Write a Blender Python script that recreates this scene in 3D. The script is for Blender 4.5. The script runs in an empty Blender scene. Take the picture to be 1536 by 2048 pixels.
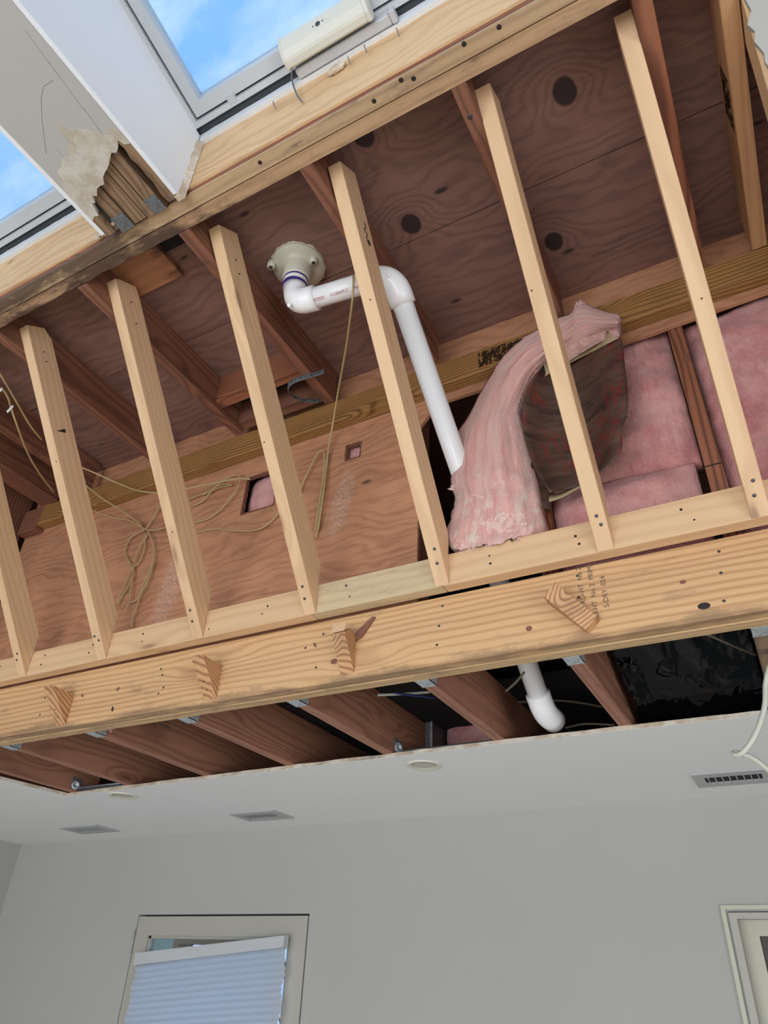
import bpy, bmesh, math, random
from mathutils import Vector, Matrix, noise

# ------------------------------------------------------------------ camera
H = 1.765                                   # eye height above the floor
RIGHT = Vector((0.87796174, 0.47711057, 0.03935343))
DOWN = Vector((-0.24066048, 0.51092382, -0.82525111))
FWD = Vector((-0.41384263, 0.71506808, 0.56339322))
FPX = 1412.957
scene = bpy.context.scene
COL = scene.collection
cam_d = bpy.data.cameras.new('camera')
cam_d.sensor_fit = 'VERTICAL'
cam_d.sensor_height = 36.0
cam_d.lens = FPX / 2048 * 36.0
cam_d.clip_start = 0.02
cam = bpy.data.objects.new('camera', cam_d)
COL.objects.link(cam)
cam.matrix_world = Matrix(((RIGHT.x, -DOWN.x, -FWD.x, 0), (RIGHT.y, -DOWN.y, -FWD.y, 0),
                           (RIGHT.z, -DOWN.z, -FWD.z, H), (0, 0, 0, 1)))
scene.camera = cam
scene.view_settings.view_transform = 'Standard'
scene.view_settings.look = 'None'
scene.view_settings.gamma = 1.0
scene.view_settings.use_curve_mapping = False
scene.view_settings.exposure = 0.63

# ------------------------------------------------------------------ sky
SKY_STRENGTH = 0.92
world = bpy.data.worlds.new('sky')
scene.world = world
world.use_nodes = True
wt = world.node_tree
wt.nodes.clear()
w_out = wt.nodes.new('ShaderNodeOutputWorld')
w_bg = wt.nodes.new('ShaderNodeBackground')
w_bg.inputs['Strength'].default_value = SKY_STRENGTH
w_tc = wt.nodes.new('ShaderNodeTexCoord')
w_mp = wt.nodes.new('ShaderNodeMapping')
w_mp.inputs['Scale'].default_value = (1.2, 3.0, 1.5)
w_mp.inputs['Rotation'].default_value = (0, 0, 0.6)
w_nz = wt.nodes.new('ShaderNodeTexNoise')
w_nz.inputs['Scale'].default_value = 2.6
w_nz.inputs['Detail'].default_value = 6
w_nz.inputs['Roughness'].default_value = 0.6
w_rp = wt.nodes.new('ShaderNodeValToRGB')
w_rp.color_ramp.elements[0].position = 0.38
w_rp.color_ramp.elements[0].color = (0.17, 0.43, 0.86, 1)
w_rp.color_ramp.elements[1].position = 0.72
w_rp.color_ramp.elements[1].color = (0.80, 0.90, 1.0, 1)
wt.links.new(w_tc.outputs['Generated'], w_mp.inputs['Vector'])
wt.links.new(w_mp.outputs[0], w_nz.inputs['Vector'])
wt.links.new(w_nz.outputs['Fac'], w_rp.inputs['Fac'])
wt.links.new(w_rp.outputs[0], w_bg.inputs['Color'])
wt.links.new(w_bg.outputs[0], w_out.inputs['Surface'])


# ------------------------------------------------------------------ added fill lamps in unseen openings behind and beside the camera
def area_light(name, loc, target, sx, sy, power, color):
    d = bpy.data.lights.new(name, 'AREA')
    d.shape = 'RECTANGLE'
    d.size = sx
    d.size_y = sy
    d.energy = power
    d.color = color
    o = bpy.data.objects.new(name, d)
    COL.objects.link(o)
    o.location = Vector(loc) + Vector((0, 0, H))
    o.rotation_euler = (Vector(target) - Vector(loc)).to_track_quat('-Z', 'Y').to_euler()
    return o


area_light('fill_lamp_back', (-1.2, -3.25, -0.75), (-1.2, 0, 0.55), 4.6, 1.9, 76, (1.0, 0.985, 0.955))
area_light('fill_lamp_side', (2.80, -0.9, -0.7), (-1.0, 0.6, 0.5), 2.4, 1.5, 32, (1.0, 0.98, 0.94))


# ------------------------------------------------------------------ helpers
def P(x, y, z):
    return Vector((x, y, z + H))


def at(px, py, axis, val):
    """point where the sight line of a photo position meets the plane axis = val (z counted from eye height)"""
    r = RIGHT * ((px - 768) / FPX) + DOWN * ((py - 1024) / FPX) + FWD
    k = val / r[axis]
    return r * k


def aty(px, py, y):
    return at(px, py, 1, y)


def atz(px, py, z):
    return at(px, py, 2, z)


def smooth(path, n=6):
    p = [Vector(q) for q in path]
    if len(p) < 3:
        return p
    out = []
    q = [p[0] * 2 - p[1]] + p + [p[-1] * 2 - p[-2]]
    for i in range(1, len(q) - 2):
        a, b, c, d = q[i - 1], q[i], q[i + 1], q[i + 2]
        for k in range(n):
            t = k / n
            out.append(0.5 * ((2 * b) + (c - a) * t + (2 * a - 5 * b + 4 * c - d) * t * t + (3 * b - a - 3 * c + d) * t ** 3))
    out.append(p[-1])
    return out


WORLD = {}


def link(name, bm, mat, parent=None, gdir=None, shade=False, origin=None, seed=None, bevel=0.0):
    """one mesh object; gdir = long axis of the grain, stored in a point attribute for the wood shader"""
    if bevel > 0:
        bmesh.ops.bevel(bm, geom=list(bm.edges), offset=bevel, segments=1, affect='EDGES', profile=0.5)
    bmesh.ops.recalc_face_normals(bm, faces=bm.faces)
    me = bpy.data.meshes.new(name)
    if origin is None:
        lo = Vector((1e9,) * 3)
        hi = -lo
        for v in bm.verts:
            for i in range(3):
                lo[i] = min(lo[i], v.co[i])
                hi[i] = max(hi[i], v.co[i])
        origin = (lo + hi) / 2
        origin.z = lo.z
    if gdir is not None:
        d = Vector(gdir).normalized()
        u = d.orthogonal().normalized()
        if abs(d.x) > 0.9:
            u = Vector((0, 1, 0))
        elif abs(d.x) < 0.1:
            u = Vector((1, 0, 0))
        w = d.cross(u)
        rnd = random.Random(seed if seed is not None else name + str(round(origin.x, 3)) + str(round(origin.y, 3)) + str(round(origin.z, 3)))
        off = Vector((rnd.uniform(-40, 40), rnd.uniform(-0.06, 0.06), rnd.uniform(-0.06, 0.06)))
        gv = [(v.co.dot(d) + off.x, (v.co - origin).dot(u) + off.y, (v.co - origin).dot(w) + off.z) for v in bm.verts]
    for v in bm.verts:
        v.co -= origin
    bm.to_mesh(me)
    bm.free()
    if gdir is not None:
        a = me.attributes.new('grain', 'FLOAT_VECTOR', 'POINT')
        for i, g in enumerate(gv):
            a.data[i].vector = g
    me.materials.append(mat)
    if shade:
        for p in me.polygons:
            p.use_smooth = True
    o = bpy.data.objects.new(name, me)
    COL.objects.link(o)
    loc = Vector((origin.x, origin.y, origin.z + H))
    if parent:
        o.parent = parent
        o.location = loc - WORLD[parent.name]
    else:
        o.location = loc
    WORLD[o.name] = loc
    return o


def tag(o, label=None, cat=None, group=None, kind=None):
    if label:
        o['label'] = label
    if cat:
        o['category'] = cat
    if group:
        o['group'] = group
    if kind:
        o['kind'] = kind
    return o


def thing(name, loc, label, cat, group=None):
    o = bpy.data.objects.new(name, None)
    o.empty_display_size = 0.05
    COL.objects.link(o)
    o.location = P(*loc)
    WORLD[o.name] = P(*loc)
    return tag(o, label, cat, group)


def b_box(bm, x0, x1, y0, y1, z0, z1):
    m = Matrix.Translation(((x0 + x1) / 2, (y0 + y1) / 2, (z0 + z1) / 2)) @ Matrix.Diagonal((x1 - x0, y1 - y0, z1 - z0, 1))
    return bmesh.ops.create_cube(bm, size=1, matrix=m)['verts']


def box(name, x0, x1, y0, y1, z0, z1, mat, parent=None, g=None, bevel=0.0, **k):
    bm = bmesh.new()
    b_box(bm, x0, x1, y0, y1, z0, z1)
    gd = None if g is None else {'x': (1, 0, 0), 'y': (0, 1, 0), 'z': (0, 0, 1)}[g]
    return link(name, bm, mat, parent, gd, bevel=bevel, **k)


def b_prism(bm, poly, axis, a0, a1):
    """extrude a 2D polygon along axis; poly is in the two other coordinates, in xyz order"""
    def mk(p, a):
        c = list(p)
        c.insert(axis, a)
        return Vector(c)
    v0 = [bm.verts.new(mk(p, a0)) for p in poly]
    v1 = [bm.verts.new(mk(p, a1)) for p in poly]
    n = len(poly)
    bm.faces.new(v0)
    bm.faces.new(v1[::-1])
    for i in range(n):
        bm.faces.new((v0[i], v1[i], v1[(i + 1) % n], v0[(i + 1) % n]))


def prism(name, poly, axis, a0, a1, mat, parent=None, gdir=None, bevel=0.0, **k):
    bm = bmesh.new()
    b_prism(bm, poly, axis, a0, a1)
    return link(name, bm, mat, parent, gdir, bevel=bevel, **k)


def b_tube(bm, path, r, seg=10, cap=True, flat=None):
    """sweep a circle (radius r or list of radii) along path; flat=(up, ratio) gives a ribbon-like section"""
    pts = [Vector(p) for p in path]
    n = len(pts)
    rad = r if isinstance(r, (list, tuple)) else [r] * n
    prev = None
    rings = []
    for i, p in enumerate(pts):
        t = (pts[min(i + 1, n - 1)] - pts[max(i - 1, 0)])
        if t.length < 1e-9:
            t = Vector((0, 0, 1))
        t.normalize()
        if prev is None:
            u = t.orthogonal().normalized()
            if flat is not None:
                u = (flat[0] - t * flat[0].dot(t)).normalized()
        else:
            u = (prev - t * prev.dot(t))
            u = u.normalized() if u.length > 1e-6 else t.orthogonal().normalized()
        prev = u
        w = t.cross(u)
        q = flat[1] if flat else 1.0
        rings.append([bm.verts.new(p + u * math.cos(2 * math.pi * k / seg) * rad[i] + w * math.sin(2 * math.pi * k / seg) * rad[i] * q) for k in range(seg)])
    for a, b in zip(rings[:-1], rings[1:]):
        for k in range(seg):
            bm.faces.new((a[k], a[(k + 1) % seg], b[(k + 1) % seg], b[k]))
    if cap:
        bm.faces.new(rings[0][::-1])
        bm.faces.new(rings[-1])


def tube(name, path, r, mat, parent=None, seg=10, cap=True, flat=None, **k):
    bm = bmesh.new()
    b_tube(bm, path, r, seg, cap, flat)
    return link(name, bm, mat, parent, shade=True, **k)


def b_lathe(bm, prof, M=Matrix(), seg=32):
    rings = []
    for r, h in prof:
        if r < 1e-6:
            rings.append([bm.verts.new(M @ Vector((0, 0, h)))])
        else:
            rings.append([bm.verts.new(M @ Vector((r * math.cos(2 * math.pi * k / seg), r * math.sin(2 * math.pi * k / seg), h))) for k in range(seg)])
    for a, b in zip(rings[:-1], rings[1:]):
        if len(a) == 1 and len(b) == 1:
            continue
        for k in range(seg):
            k2 = (k + 1) % seg
            if len(a) == 1:
                bm.faces.new((a[0], b[k2], b[k]))
            elif len(b) == 1:
                bm.faces.new((a[k], a[k2], b[0]))
            else:
                bm.faces.new((a[k], a[k2], b[k2], b[k]))


def lathe(name, prof, M, mat, parent=None, seg=32, **k):
    bm = bmesh.new()
    b_lathe(bm, prof, M, seg)
    return link(name, bm, mat, parent, shade=True, **k)


def sheet(name, grid, mat, parent=None, thick=0.0, shade=True, **k):
    """surface over a grid of points, given real thickness"""
    bm = bmesh.new()
    vs = [[bm.verts.new(Vector(p)) for p in row] for row in grid]
    for i in range(len(vs) - 1):
        for j in range(len(vs[0]) - 1):
            bm.faces.new((vs[i][j], vs[i][j + 1], vs[i + 1][j + 1], vs[i + 1][j]))
    bmesh.ops.recalc_face_normals(bm, faces=bm.faces)
    if thick:
        bmesh.ops.solidify(bm, geom=list(bm.faces), thickness=thick)
    return link(name, bm, mat, parent, shade=shade, **k)


# ------------------------------------------------------------------ materials
def srgb(r, g, b):
    f = lambda c: (c / 255 / 12.92) if c / 255 <= 0.04045 else ((c / 255 + 0.055) / 1.055) ** 2.4
    return (f(r), f(g), f(b), 1)


class NT:
    def __init__(s, name):
        s.m = bpy.data.materials.new(name)
        s.m.use_nodes = True
        s.t = s.m.node_tree
        s.t.nodes.clear()
        s.out = s.t.nodes.new('ShaderNodeOutputMaterial')
        s.b = s.t.nodes.new('ShaderNodeBsdfPrincipled')
        s.t.links.new(s.b.outputs[0], s.out.inputs['Surface'])

    def n(s, typ, props=None, **ins):
        nd = s.t.nodes.new('ShaderNode' + typ)
        for k, v in (props or {}).items():
            setattr(nd, k, v)
        for k, v in ins.items():
            key = int(k[1:]) if k[0] == '_' else k.replace('_', ' ')
            s.set(nd.inputs[key], v)
        return nd

    def set(s, sock, v):
        if isinstance(v, bpy.types.NodeSocket):
            s.t.links.new(v, sock)
        elif isinstance(v, bpy.types.Node):
            s.t.links.new(v.outputs[0], sock)
        else:
            sock.default_value = v

    def math(s, op, a, b=0.0, c=0.0):
        return s.n('Math', {'operation': op}, _0=a, _1=b, _2=c).outputs[0]

    def vmul(s, v, k):
        return s.n('VectorMath', {'operation': 'MULTIPLY'}, _0=v, _1=k).outputs[0]

    def noise(s, v, scale, detail=3, rough=0.5):
        return s.n('TexNoise', Vector=v, Scale=scale, Detail=detail, Roughness=rough).outputs['Fac']

    def step(s, v, a, b):
        return s.n('MapRange', {'interpolation_type': 'SMOOTHSTEP'}, Value=v, _1=a, _2=b, _3=0.0, _4=1.0).outputs[0]

    def mix(s, f, a, b, mode='MIX'):
        nd = s.n('Mix', {'data_type': 'RGBA', 'blend_type': mode})
        s.set(nd.inputs[0], f)
        s.set(nd.inputs[6], a)
        s.set(nd.inputs[7], b)
        return nd.outputs[2]

    def bump(s, h, strength=0.2, dist=0.002):
        s.set(s.b.inputs['Normal'], s.n('Bump', Strength=strength, Distance=dist, Height=h).outputs[0])

    def fin(s, col, rough=0.6, **k):
        s.set(s.b.inputs['Base Color'], col)
        s.set(s.b.inputs['Roughness'], rough)
        for a, v in k.items():
            s.set(s.b.inputs[a.replace('_', ' ')], v)
        return s.m


def m_plain(name, c, rough=0.5, spot=0.0, **k):
    t = NT(name)
    tc = t.n('TexCoord').outputs['Object']
    nz = t.noise(tc, 7.0, 4)
    col = t.mix(t.math('MULTIPLY', t.step(nz, 0.35, 0.75), 0.12 + spot), c, tuple(x * 0.72 for x in c[:3]) + (1,))
    return t.fin(col, rough, **k)


def m_wood(name, light, dark, ring=55.0, contrast=0.55, knots=0.55, knot_col=(70, 38, 22), stain=0.0, stain_col=(52, 44, 40), stain_axis=None, rough=0.62, mottled=0.0, pores=0.25):
    """solid lumber: growth rings seen along the board, end grain on the cut ends, knots with a halo"""
    t = NT(name)
    g = t.n('Attribute', {'attribute_name': 'grain'}).outputs['Vector']
    warp = t.n('TexNoise', Vector=t.vmul(g, (1.1, 5.0, 5.0)), Scale=1.0, Detail=2.0)
    wv = t.n('VectorMath', {'operation': 'MULTIPLY_ADD'}, _0=warp.outputs['Color'], _1=(0.0, 0.075, 0.075), _2=g).outputs[0]
    # knots: cell centres stretched along the board
    kn = t.n('TexVoronoi', {'feature': 'F1'}, Vector=t.vmul(g, (2.3, 8.5, 8.5)), Scale=1.0, Randomness=1.0)
    kd = kn.outputs['Distance']
    halo = t.math('SUBTRACT', 1.0, t.step(kd, 0.02, 0.42))
    sep = t.n('SeparateXYZ', Vector=wv)
    yy = t.math('ADD', sep.outputs['Y'], 0.055)
    zz = t.math('ADD', sep.outputs['Z'], 0.035)
    rr = t.math('SQRT', t.math('ADD', t.math('MULTIPLY', yy, yy), t.math('MULTIPLY', t.math('MULTIPLY', zz, zz), 1.6)))
    rr = t.math('ADD', rr, t.math('MULTIPLY', sep.outputs['X'], 0.006))
    rr = t.math('ADD', rr, t.math('MULTIPLY', halo, 0.035))
    ph = t.math('MULTIPLY', rr, ring * 6.283)
    s1 = t.math('MULTIPLY', t.math('ADD', t.math('SINE', ph), 1.0), 0.5)
    s1 = t.math('POWER', s1, 2.2)
    fine = t.noise(t.vmul(g, (4.0, 190.0, 190.0)), 1.0, 3)
    big = t.noise(t.vmul(g, (0.9, 9.0, 9.0)), 1.0, 3)
    f = t.math('MULTIPLY', s1, contrast)
    f = t.math('ADD', f, t.math('MULTIPLY', t.math('SUBTRACT', fine, 0.5), pores))
    f = t.math('ADD', f, t.math('MULTIPLY', t.math('SUBTRACT', big, 0.45), 0.75))
    fc = t.n('Clamp', Value=f).outputs[0]
    col = t.mix(fc, light, dark)
    kmask = t.math('MULTIPLY', t.math('SUBTRACT', 1.0, t.step(kd, 0.03, 0.115)), knots)
    col = t.mix(t.math('MULTIPLY', t.math('SUBTRACT', 1.0, t.step(kd, 0.1, 0.24)), knots * 0.45), col, dark)
    col = t.mix(kmask, col, srgb(*knot_col))
    if mottled:
        mo = t.step(t.noise(t.vmul(g, (6.0, 22.0, 22.0)), 1.0, 5, 0.65), 0.52, 0.72)
        col = t.mix(t.math('MULTIPLY', mo, mottled), col, srgb(60, 48, 44))
    if stain > 0:
        wp = t.n('NewGeometry').outputs['Position']
        s = t.noise(t.vmul(wp, (5.0, 16.0, 16.0)), 1.0, 6, 0.68)
        if stain_axis:
            sx = t.n('SeparateXYZ', Vector=wp).outputs[stain_axis[0]]
            fall = t.step(sx, stain_axis[1], stain_axis[2])
            s = t.math('ADD', s, t.math('MULTIPLY', fall, 0.22))
            m = t.step(s, 0.57, 0.76)
        else:
            m = t.step(s, 0.5, 0.7)
        col = t.mix(t.math('MULTIPLY', m, stain), col, srgb(*stain_col))
    t.bump(t.math('ADD', t.math('MULTIPLY', s1, 0.4), fine), 0.25, 0.0008)
    return t.fin(col, rough)


def m_ply(name, light, dark, knots=(), knot_col=(38, 24, 24), scale=1.0, axes='XY', scuff=None, stain=0.25):
    """rotary-cut plywood veneer: long cathedral bands, knots at given places with grain flowing round them"""
    t = NT(name)
    wp = t.n('NewGeometry').outputs['Position']
    sep = t.n('SeparateXYZ', Vector=wp)
    a, b = sep.outputs[axes[0]], sep.outputs[axes[1]]
    v = t.n('CombineXYZ', X=a, Y=b, Z=0.0).outputs[0]
    w1 = t.noise(t.vmul(v, (1.7 * scale, 4.2 * scale, 1)), 1.0, 3, 0.55)
    w2 = t.noise(t.vmul(v, (7.0 * scale, 17.0 * scale, 1)), 1.0, 2, 0.5)
    y = t.math('ADD', b, t.math('MULTIPLY', w1, 0.34))
    y = t.math('ADD', y, t.math('MULTIPLY', w2, 0.035))
    kmask = None
    for (kx, ky, kr, ks) in knots:
        d = t.n('VectorMath', {'operation': 'DISTANCE'}, _0=t.vmul(v, (1.0, ks, 1.0)), _1=(kx, ky * ks, 0.0)).outputs['Value']
        infl = t.math('EXPONENT', t.math('MULTIPLY', t.math('MULTIPLY', d, d), -1.0 / (kr * 2.6) ** 2))
        y = t.math('ADD', y, t.math('MULTIPLY', infl, 0.16))
        dn = t.math('ADD', d, t.math('MULTIPLY', t.math('SUBTRACT', w2, 0.5), 0.008))
        mk = t.math('SUBTRACT', 1.0, t.step(dn, kr * 0.82, kr * 1.08))
        kmask = mk if kmask is None else t.math('MAXIMUM', kmask, mk)
    s1 = t.math('MULTIPLY', t.math('ADD', t.math('SINE', t.math('MULTIPLY', y, 150.0 * scale)), 1.0), 0.5)
    s1 = t.math('POWER', s1, 1.8)
    fine = t.noise(t.vmul(v, (9.0, 210.0, 1)), 1.0, 4, 0.6)
    big = t.noise(t.vmul(v, (2.2, 5.5, 1)), 1.0, 4, 0.6)
    f = t.math('ADD', t.math('MULTIPLY', s1, 0.32), t.math('MULTIPLY', t.math('SUBTRACT', fine, 0.5), 1.0))
    f = t.math('ADD', f, t.math('MULTIPLY', t.math('SUBTRACT', big, 0.42), 1.0))
    f = t.n('Clamp', Value=f).outputs[0]
    col = t.mix(f, light, dark)
    dk = t.n('TexVoronoi', {'feature': 'F1'}, Vector=t.vmul(v, (3.4, 9.0, 1)), Scale=1.0)
    dm = t.math('SUBTRACT', 1.0, t.step(t.math('ADD', dk.outputs['Distance'], t.math('MULTIPLY', w2, 0.12)), 0.09, 0.15))
    col = t.mix(t.math('MULTIPLY', dm, 0.85), col, srgb(*knot_col))
    st = t.step(t.noise(t.vmul(v, (3.0, 11.0, 1)), 1.0, 6, 0.7), 0.58, 0.74)
    col = t.mix(t.math('MULTIPLY', st, stain), col, srgb(*knot_col))
    if kmask is not None:
        col = t.mix(t.math('MULTIPLY', kmask, 0.93), col, srgb(*knot_col))
    if scuff:
        for (sx, sy, rx, ry, sl) in scuff:
            aa = t.math('SUBTRACT', a, sx)
            bb = t.math('SUBTRACT', b, sy)
            aa = t.math('SUBTRACT', aa, t.math('MULTIPLY', bb, sl))
            e = t.math('ADD', t.math('POWER', t.math('ABSOLUTE', t.math('DIVIDE', aa, rx)), 2.0), t.math('POWER', t.math('ABSOLUTE', t.math('DIVIDE', bb, ry)), 2.0))
            m = t.math('SUBTRACT', 1.0, t.step(e, 0.1, 1.3))
            sp = t.step(t.noise(v, 140.0, 4, 0.7), 0.47, 0.64)
            col = t.mix(t.math('MULTIPLY', t.math('MULTIPLY', m, sp), 0.75), col, srgb(205, 196, 190))
    t.bump(t.math('ADD', fine, s1), 0.2, 0.0008)
    return t.fin(col, 0.68)


def m_batt(name, light, mid, dark):
    t = NT(name)
    tc = t.n('TexCoord').outputs['Object']
    n1 = t.noise(tc, 9.0, 6, 0.65)
    n2 = t.noise(t.vmul(tc, (60, 14, 14)), 1.0, 5, 0.7)
    n3 = t.noise(tc, 160.0, 3, 0.7)
    col = t.mix(t.step(n1, 0.36, 0.66), light, mid)
    col = t.mix(t.math('MULTIPLY', t.step(n2, 0.52, 0.78), 0.55), col, dark)
    col = t.mix(t.math('MULTIPLY', t.step(n3, 0.45, 0.75), 0.22), col, srgb(240, 214, 208))
    t.bump(t.math('ADD', t.math('MULTIPLY', n2, 1.2), t.math('ADD', n3, n1)), 0.75, 0.006)
    return t.fin(col, 0.95, Sheen_Weight=0.25)


def m_kraft(name, base, dark, red=0.0):
    t = NT(name)
    tc = t.n('TexCoord').outputs['Object']
    wr = t.noise(t.vmul(tc, (8, 8, 34)), 1.0, 6, 0.75)
    col = t.mix(t.step(wr, 0.35, 0.68), base, dark)
    if red:
        r = t.noise(t.vmul(tc, (95, 20, 26)), 1.0, 4, 0.75)
        reg = t.step(t.noise(tc, 4.5, 2), 0.38, 0.58)
        col = t.mix(t.math('MULTIPLY', t.math('MULTIPLY', t.step(r, 0.48, 0.62), reg), red), col, srgb(125, 38, 38))
    t.bump(wr, 0.5, 0.003)
    return t.fin(col, 0.55)


def m_metal(name, c, rough=0.45, metallic=0.85):
    t = NT(name)
    tc = t.n('TexCoord').outputs['Object']
    v = t.n('TexVoronoi', Vector=tc, Scale=120.0).outputs['Distance']
    col = t.mix(t.step(v, 0.2, 0.8), c, tuple(x * 0.7 for x in c[:3]) + (1,))
    return t.fin(col, rough, Metallic=metallic)


def m_glass(name, clear=0.93, tint=(0.95, 0.98, 1.0, 1), dirt=0.0):
    t = NT(name)
    t.t.nodes.remove(t.b)
    tr = t.n('BsdfTransparent', Color=tuple(c * clear for c in tint[:3]) + (1,))
    gl = t.n('BsdfGlossy', Color=(1, 1, 1, 1), Roughness=0.03)
    fr = t.n('Fresnel', IOR=1.45)
    mx = t.n('MixShader')
    t.set(mx.inputs[0], t.math('MULTIPLY', fr.outputs[0], 0.6))
    t.set(mx.inputs[1], tr.outputs[0])
    t.set(mx.inputs[2], gl.outputs[0])
    last = mx
    if dirt:
        tc = t.n('TexCoord').outputs['Object']
        a = t.step(t.noise(tc, 90.0, 4, 0.7), 0.58, 0.75)
        b = t.step(t.noise(tc, 6.0, 3, 0.6), 0.40, 0.7)
        df = t.n('BsdfTranslucent', Color=(0.95, 0.97, 1.0, 1))
        m2 = t.n('MixShader')
        t.set(m2.inputs[0], t.math('MULTIPLY', t.math('ADD', t.math('MULTIPLY', a, b), 0.12), dirt))
        t.set(m2.inputs[1], mx.outputs[0])
        t.set(m2.inputs[2], df.outputs[0])
        last = m2
    t.set(t.out.inputs['Surface'], last.outputs[0])
    return t.m


def m_drywall(name, c, tone=0.1):
    t = NT(name)
    tc = t.n('NewGeometry').outputs['Position']
    n = t.noise(tc, 1.6, 3)
    f = t.noise(tc, 260.0, 2)
    col = t.mix(t.math('MULTIPLY', t.step(n, 0.3, 0.7), tone), c, tuple(x * 0.85 for x in c[:3]) + (1,))
    t.bump(f, 0.08, 0.0006)
    return t.fin(col, 0.75)


def m_peel(name, a=srgb(226, 216, 200), b=srgb(196, 176, 148), c=srgb(150, 128, 104)):
    t = NT(name)
    tc = t.n('NewGeometry').outputs['Position']
    n = t.noise(tc, 14.0, 6, 0.65)
    n2 = t.noise(tc, 45.0, 4, 0.7)
    col = t.mix(t.step(n, 0.4, 0.62), a, b)
    col = t.mix(t.math('MULTIPLY', t.step(n2, 0.58, 0.72), 0.45), col, c)
    t.bump(n, 0.6, 0.004)
    return t.fin(col, 0.85)


M = {}
M['stud'] = m_wood('new_stud_wood', srgb(221, 184, 142), srgb(186, 144, 104), 42, 0.3, 0.5, (104, 66, 40), pores=0.18)
M['stud_b'] = m_wood('pale_stud_wood', srgb(224, 187, 146), srgb(190, 148, 108), 34, 0.32, 0.55, (92, 58, 38), pores=0.2)
M['nailer'] = m_wood('nailer_wood', srgb(220, 184, 142), srgb(188, 146, 104), 26, 0.3, 0.6, (96, 54, 34), pores=0.2)
M['nailer_worn'] = m_wood('weathered_nailer_wood', srgb(206, 184, 146), srgb(172, 140, 102), 30, 0.3, 0.6, (80, 50, 36), stain=0.4, stain_col=(118, 108, 90), pores=0.3)
M['beam'] = m_wood('beam_wood', srgb(214, 172, 124), srgb(162, 114, 74), 46, 0.5, 0.9, (86, 44, 30), pores=0.4, stain=0.6, stain_col=(122, 100, 76), stain_axis=('Z', H + 0.712, H + 0.672))
M['beam_low'] = m_wood('beam_edge_wood', srgb(208, 172, 126), srgb(158, 120, 84), 60, 0.45, 0.4, (80, 46, 30), stain=0.5, stain_col=(92, 82, 66), pores=0.4)
M['header'] = m_wood('header_wood', srgb(198, 168, 130), srgb(150, 116, 86), 48, 0.4, 0.8, (58, 44, 46), stain=0.8, stain_col=(66, 52, 46), stain_axis=('X', -0.9, -1.35), mottled=0.25)
M['header_b'] = m_wood('outer_header_wood', srgb(196, 160, 122), srgb(148, 110, 80), 40, 0.35, 0.8, (56, 44, 48), stain=0.9, stain_col=(70, 52, 44), stain_axis=('X', -0.75, -1.15), mottled=0.35)
M['rafter'] = m_wood('old_rafter_wood', srgb(140, 92, 70), srgb(88, 56, 44), 60, 0.6, 0.5, (40, 24, 20), mottled=0.2)
M['rafter_red'] = m_wood('red_rafter_wood', srgb(156, 98, 70), srgb(96, 56, 40), 75, 0.8, 0.3, (40, 24, 20))
M['rafter_new'] = m_wood('newer_rafter_wood', srgb(196, 150, 106), srgb(148, 104, 68), 50, 0.35, 0.8, (70, 44, 34))
M['joist'] = m_wood('joist_wood', srgb(172, 120, 94), srgb(116, 74, 56), 55, 0.5, 0.6, (44, 26, 22), mottled=0.25)
M['block'] = m_wood('block_wood', srgb(176, 122, 84), srgb(136, 88, 60), 30, 0.3, 0.3, (50, 34, 30), stain=0.7, stain_col=(44, 34, 32), stain_axis=('X', -1.40, -1.28))
M['ledger'] = m_wood('treated_ledger_wood', srgb(168, 124, 70), srgb(108, 72, 36), 85, 0.8, 0.4, (62, 40, 22), mottled=0.15)
M['offcut'] = m_wood('rafter_end_wood', srgb(206, 160, 112), srgb(140, 88, 56), 90, 0.8, 0.3, (60, 40, 30), stain=0.25)
M['rotten'] = m_wood('rotten_wood', srgb(152, 122, 92), srgb(92, 70, 54), 60, 0.6, 0.4, (40, 32, 30), stain=0.75, stain_col=(52, 44, 42), mottled=0.4)
M['door_brown'] = m_plain('brown_frame_paint', srgb(70, 56, 52), 0.5)
KN = [(-0.080, 0.930, 0.031, 0.8), (-0.581, 1.082, 0.030, 0.85), (-0.231, 1.325, 0.027, 0.8), (-0.576, 0.795, 0.030, 0.85)]
M['deck'] = m_ply('roof_deck_plywood', srgb(138, 102, 90), srgb(80, 57, 54), KN, (34, 22, 26), 1.0, 'XY', None, 0.35)
M['wallply'] = m_ply('wall_plywood', srgb(194, 140, 104), srgb(134, 86, 62), (), (62, 36, 28), 1.1, 'XZ',
                     [(-1.05, H + 1.30, 0.04, 0.14, 0.15), (-1.74, H + 1.14, 0.055, 0.20, 0.1)], 0.2)
M['curbply'] = m_ply('curb_plywood', srgb(228, 192, 146), srgb(182, 138, 94), (), (120, 84, 60), 0.9, 'XZ', None, 0.1)
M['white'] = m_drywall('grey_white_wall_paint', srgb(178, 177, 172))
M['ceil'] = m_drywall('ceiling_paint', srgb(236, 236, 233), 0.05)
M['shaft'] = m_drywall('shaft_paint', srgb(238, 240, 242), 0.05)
M['beamwrap_shaded'] = m_drywall('beam_wrap_shaded_paint', srgb(184, 181, 175), 0.1)  # ceiling paint darkened, underside shade put into the colour
M['gypsum'] = m_peel('torn_gypsum')
M['paper'] = m_peel('torn_drywall_paper', srgb(206, 200, 188), srgb(186, 174, 154), srgb(150, 134, 112))
M['floor'] = m_wood('pale_bounce_floor', srgb(226, 216, 204), srgb(204, 190, 172), 30, 0.4, 0.1)  # unseen floor, made very pale to bounce light upward
M['frame'] = m_plain('skylight_frame_grey', srgb(196, 200, 202), 0.4)
M['gasket'] = m_plain('dark_gasket', srgb(58, 64, 68), 0.6)
M['motor'] = m_plain('cream_plastic', srgb(214, 212, 198), 0.4)
M['plate'] = m_plain('grey_plastic', srgb(196, 198, 200), 0.45)
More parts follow.
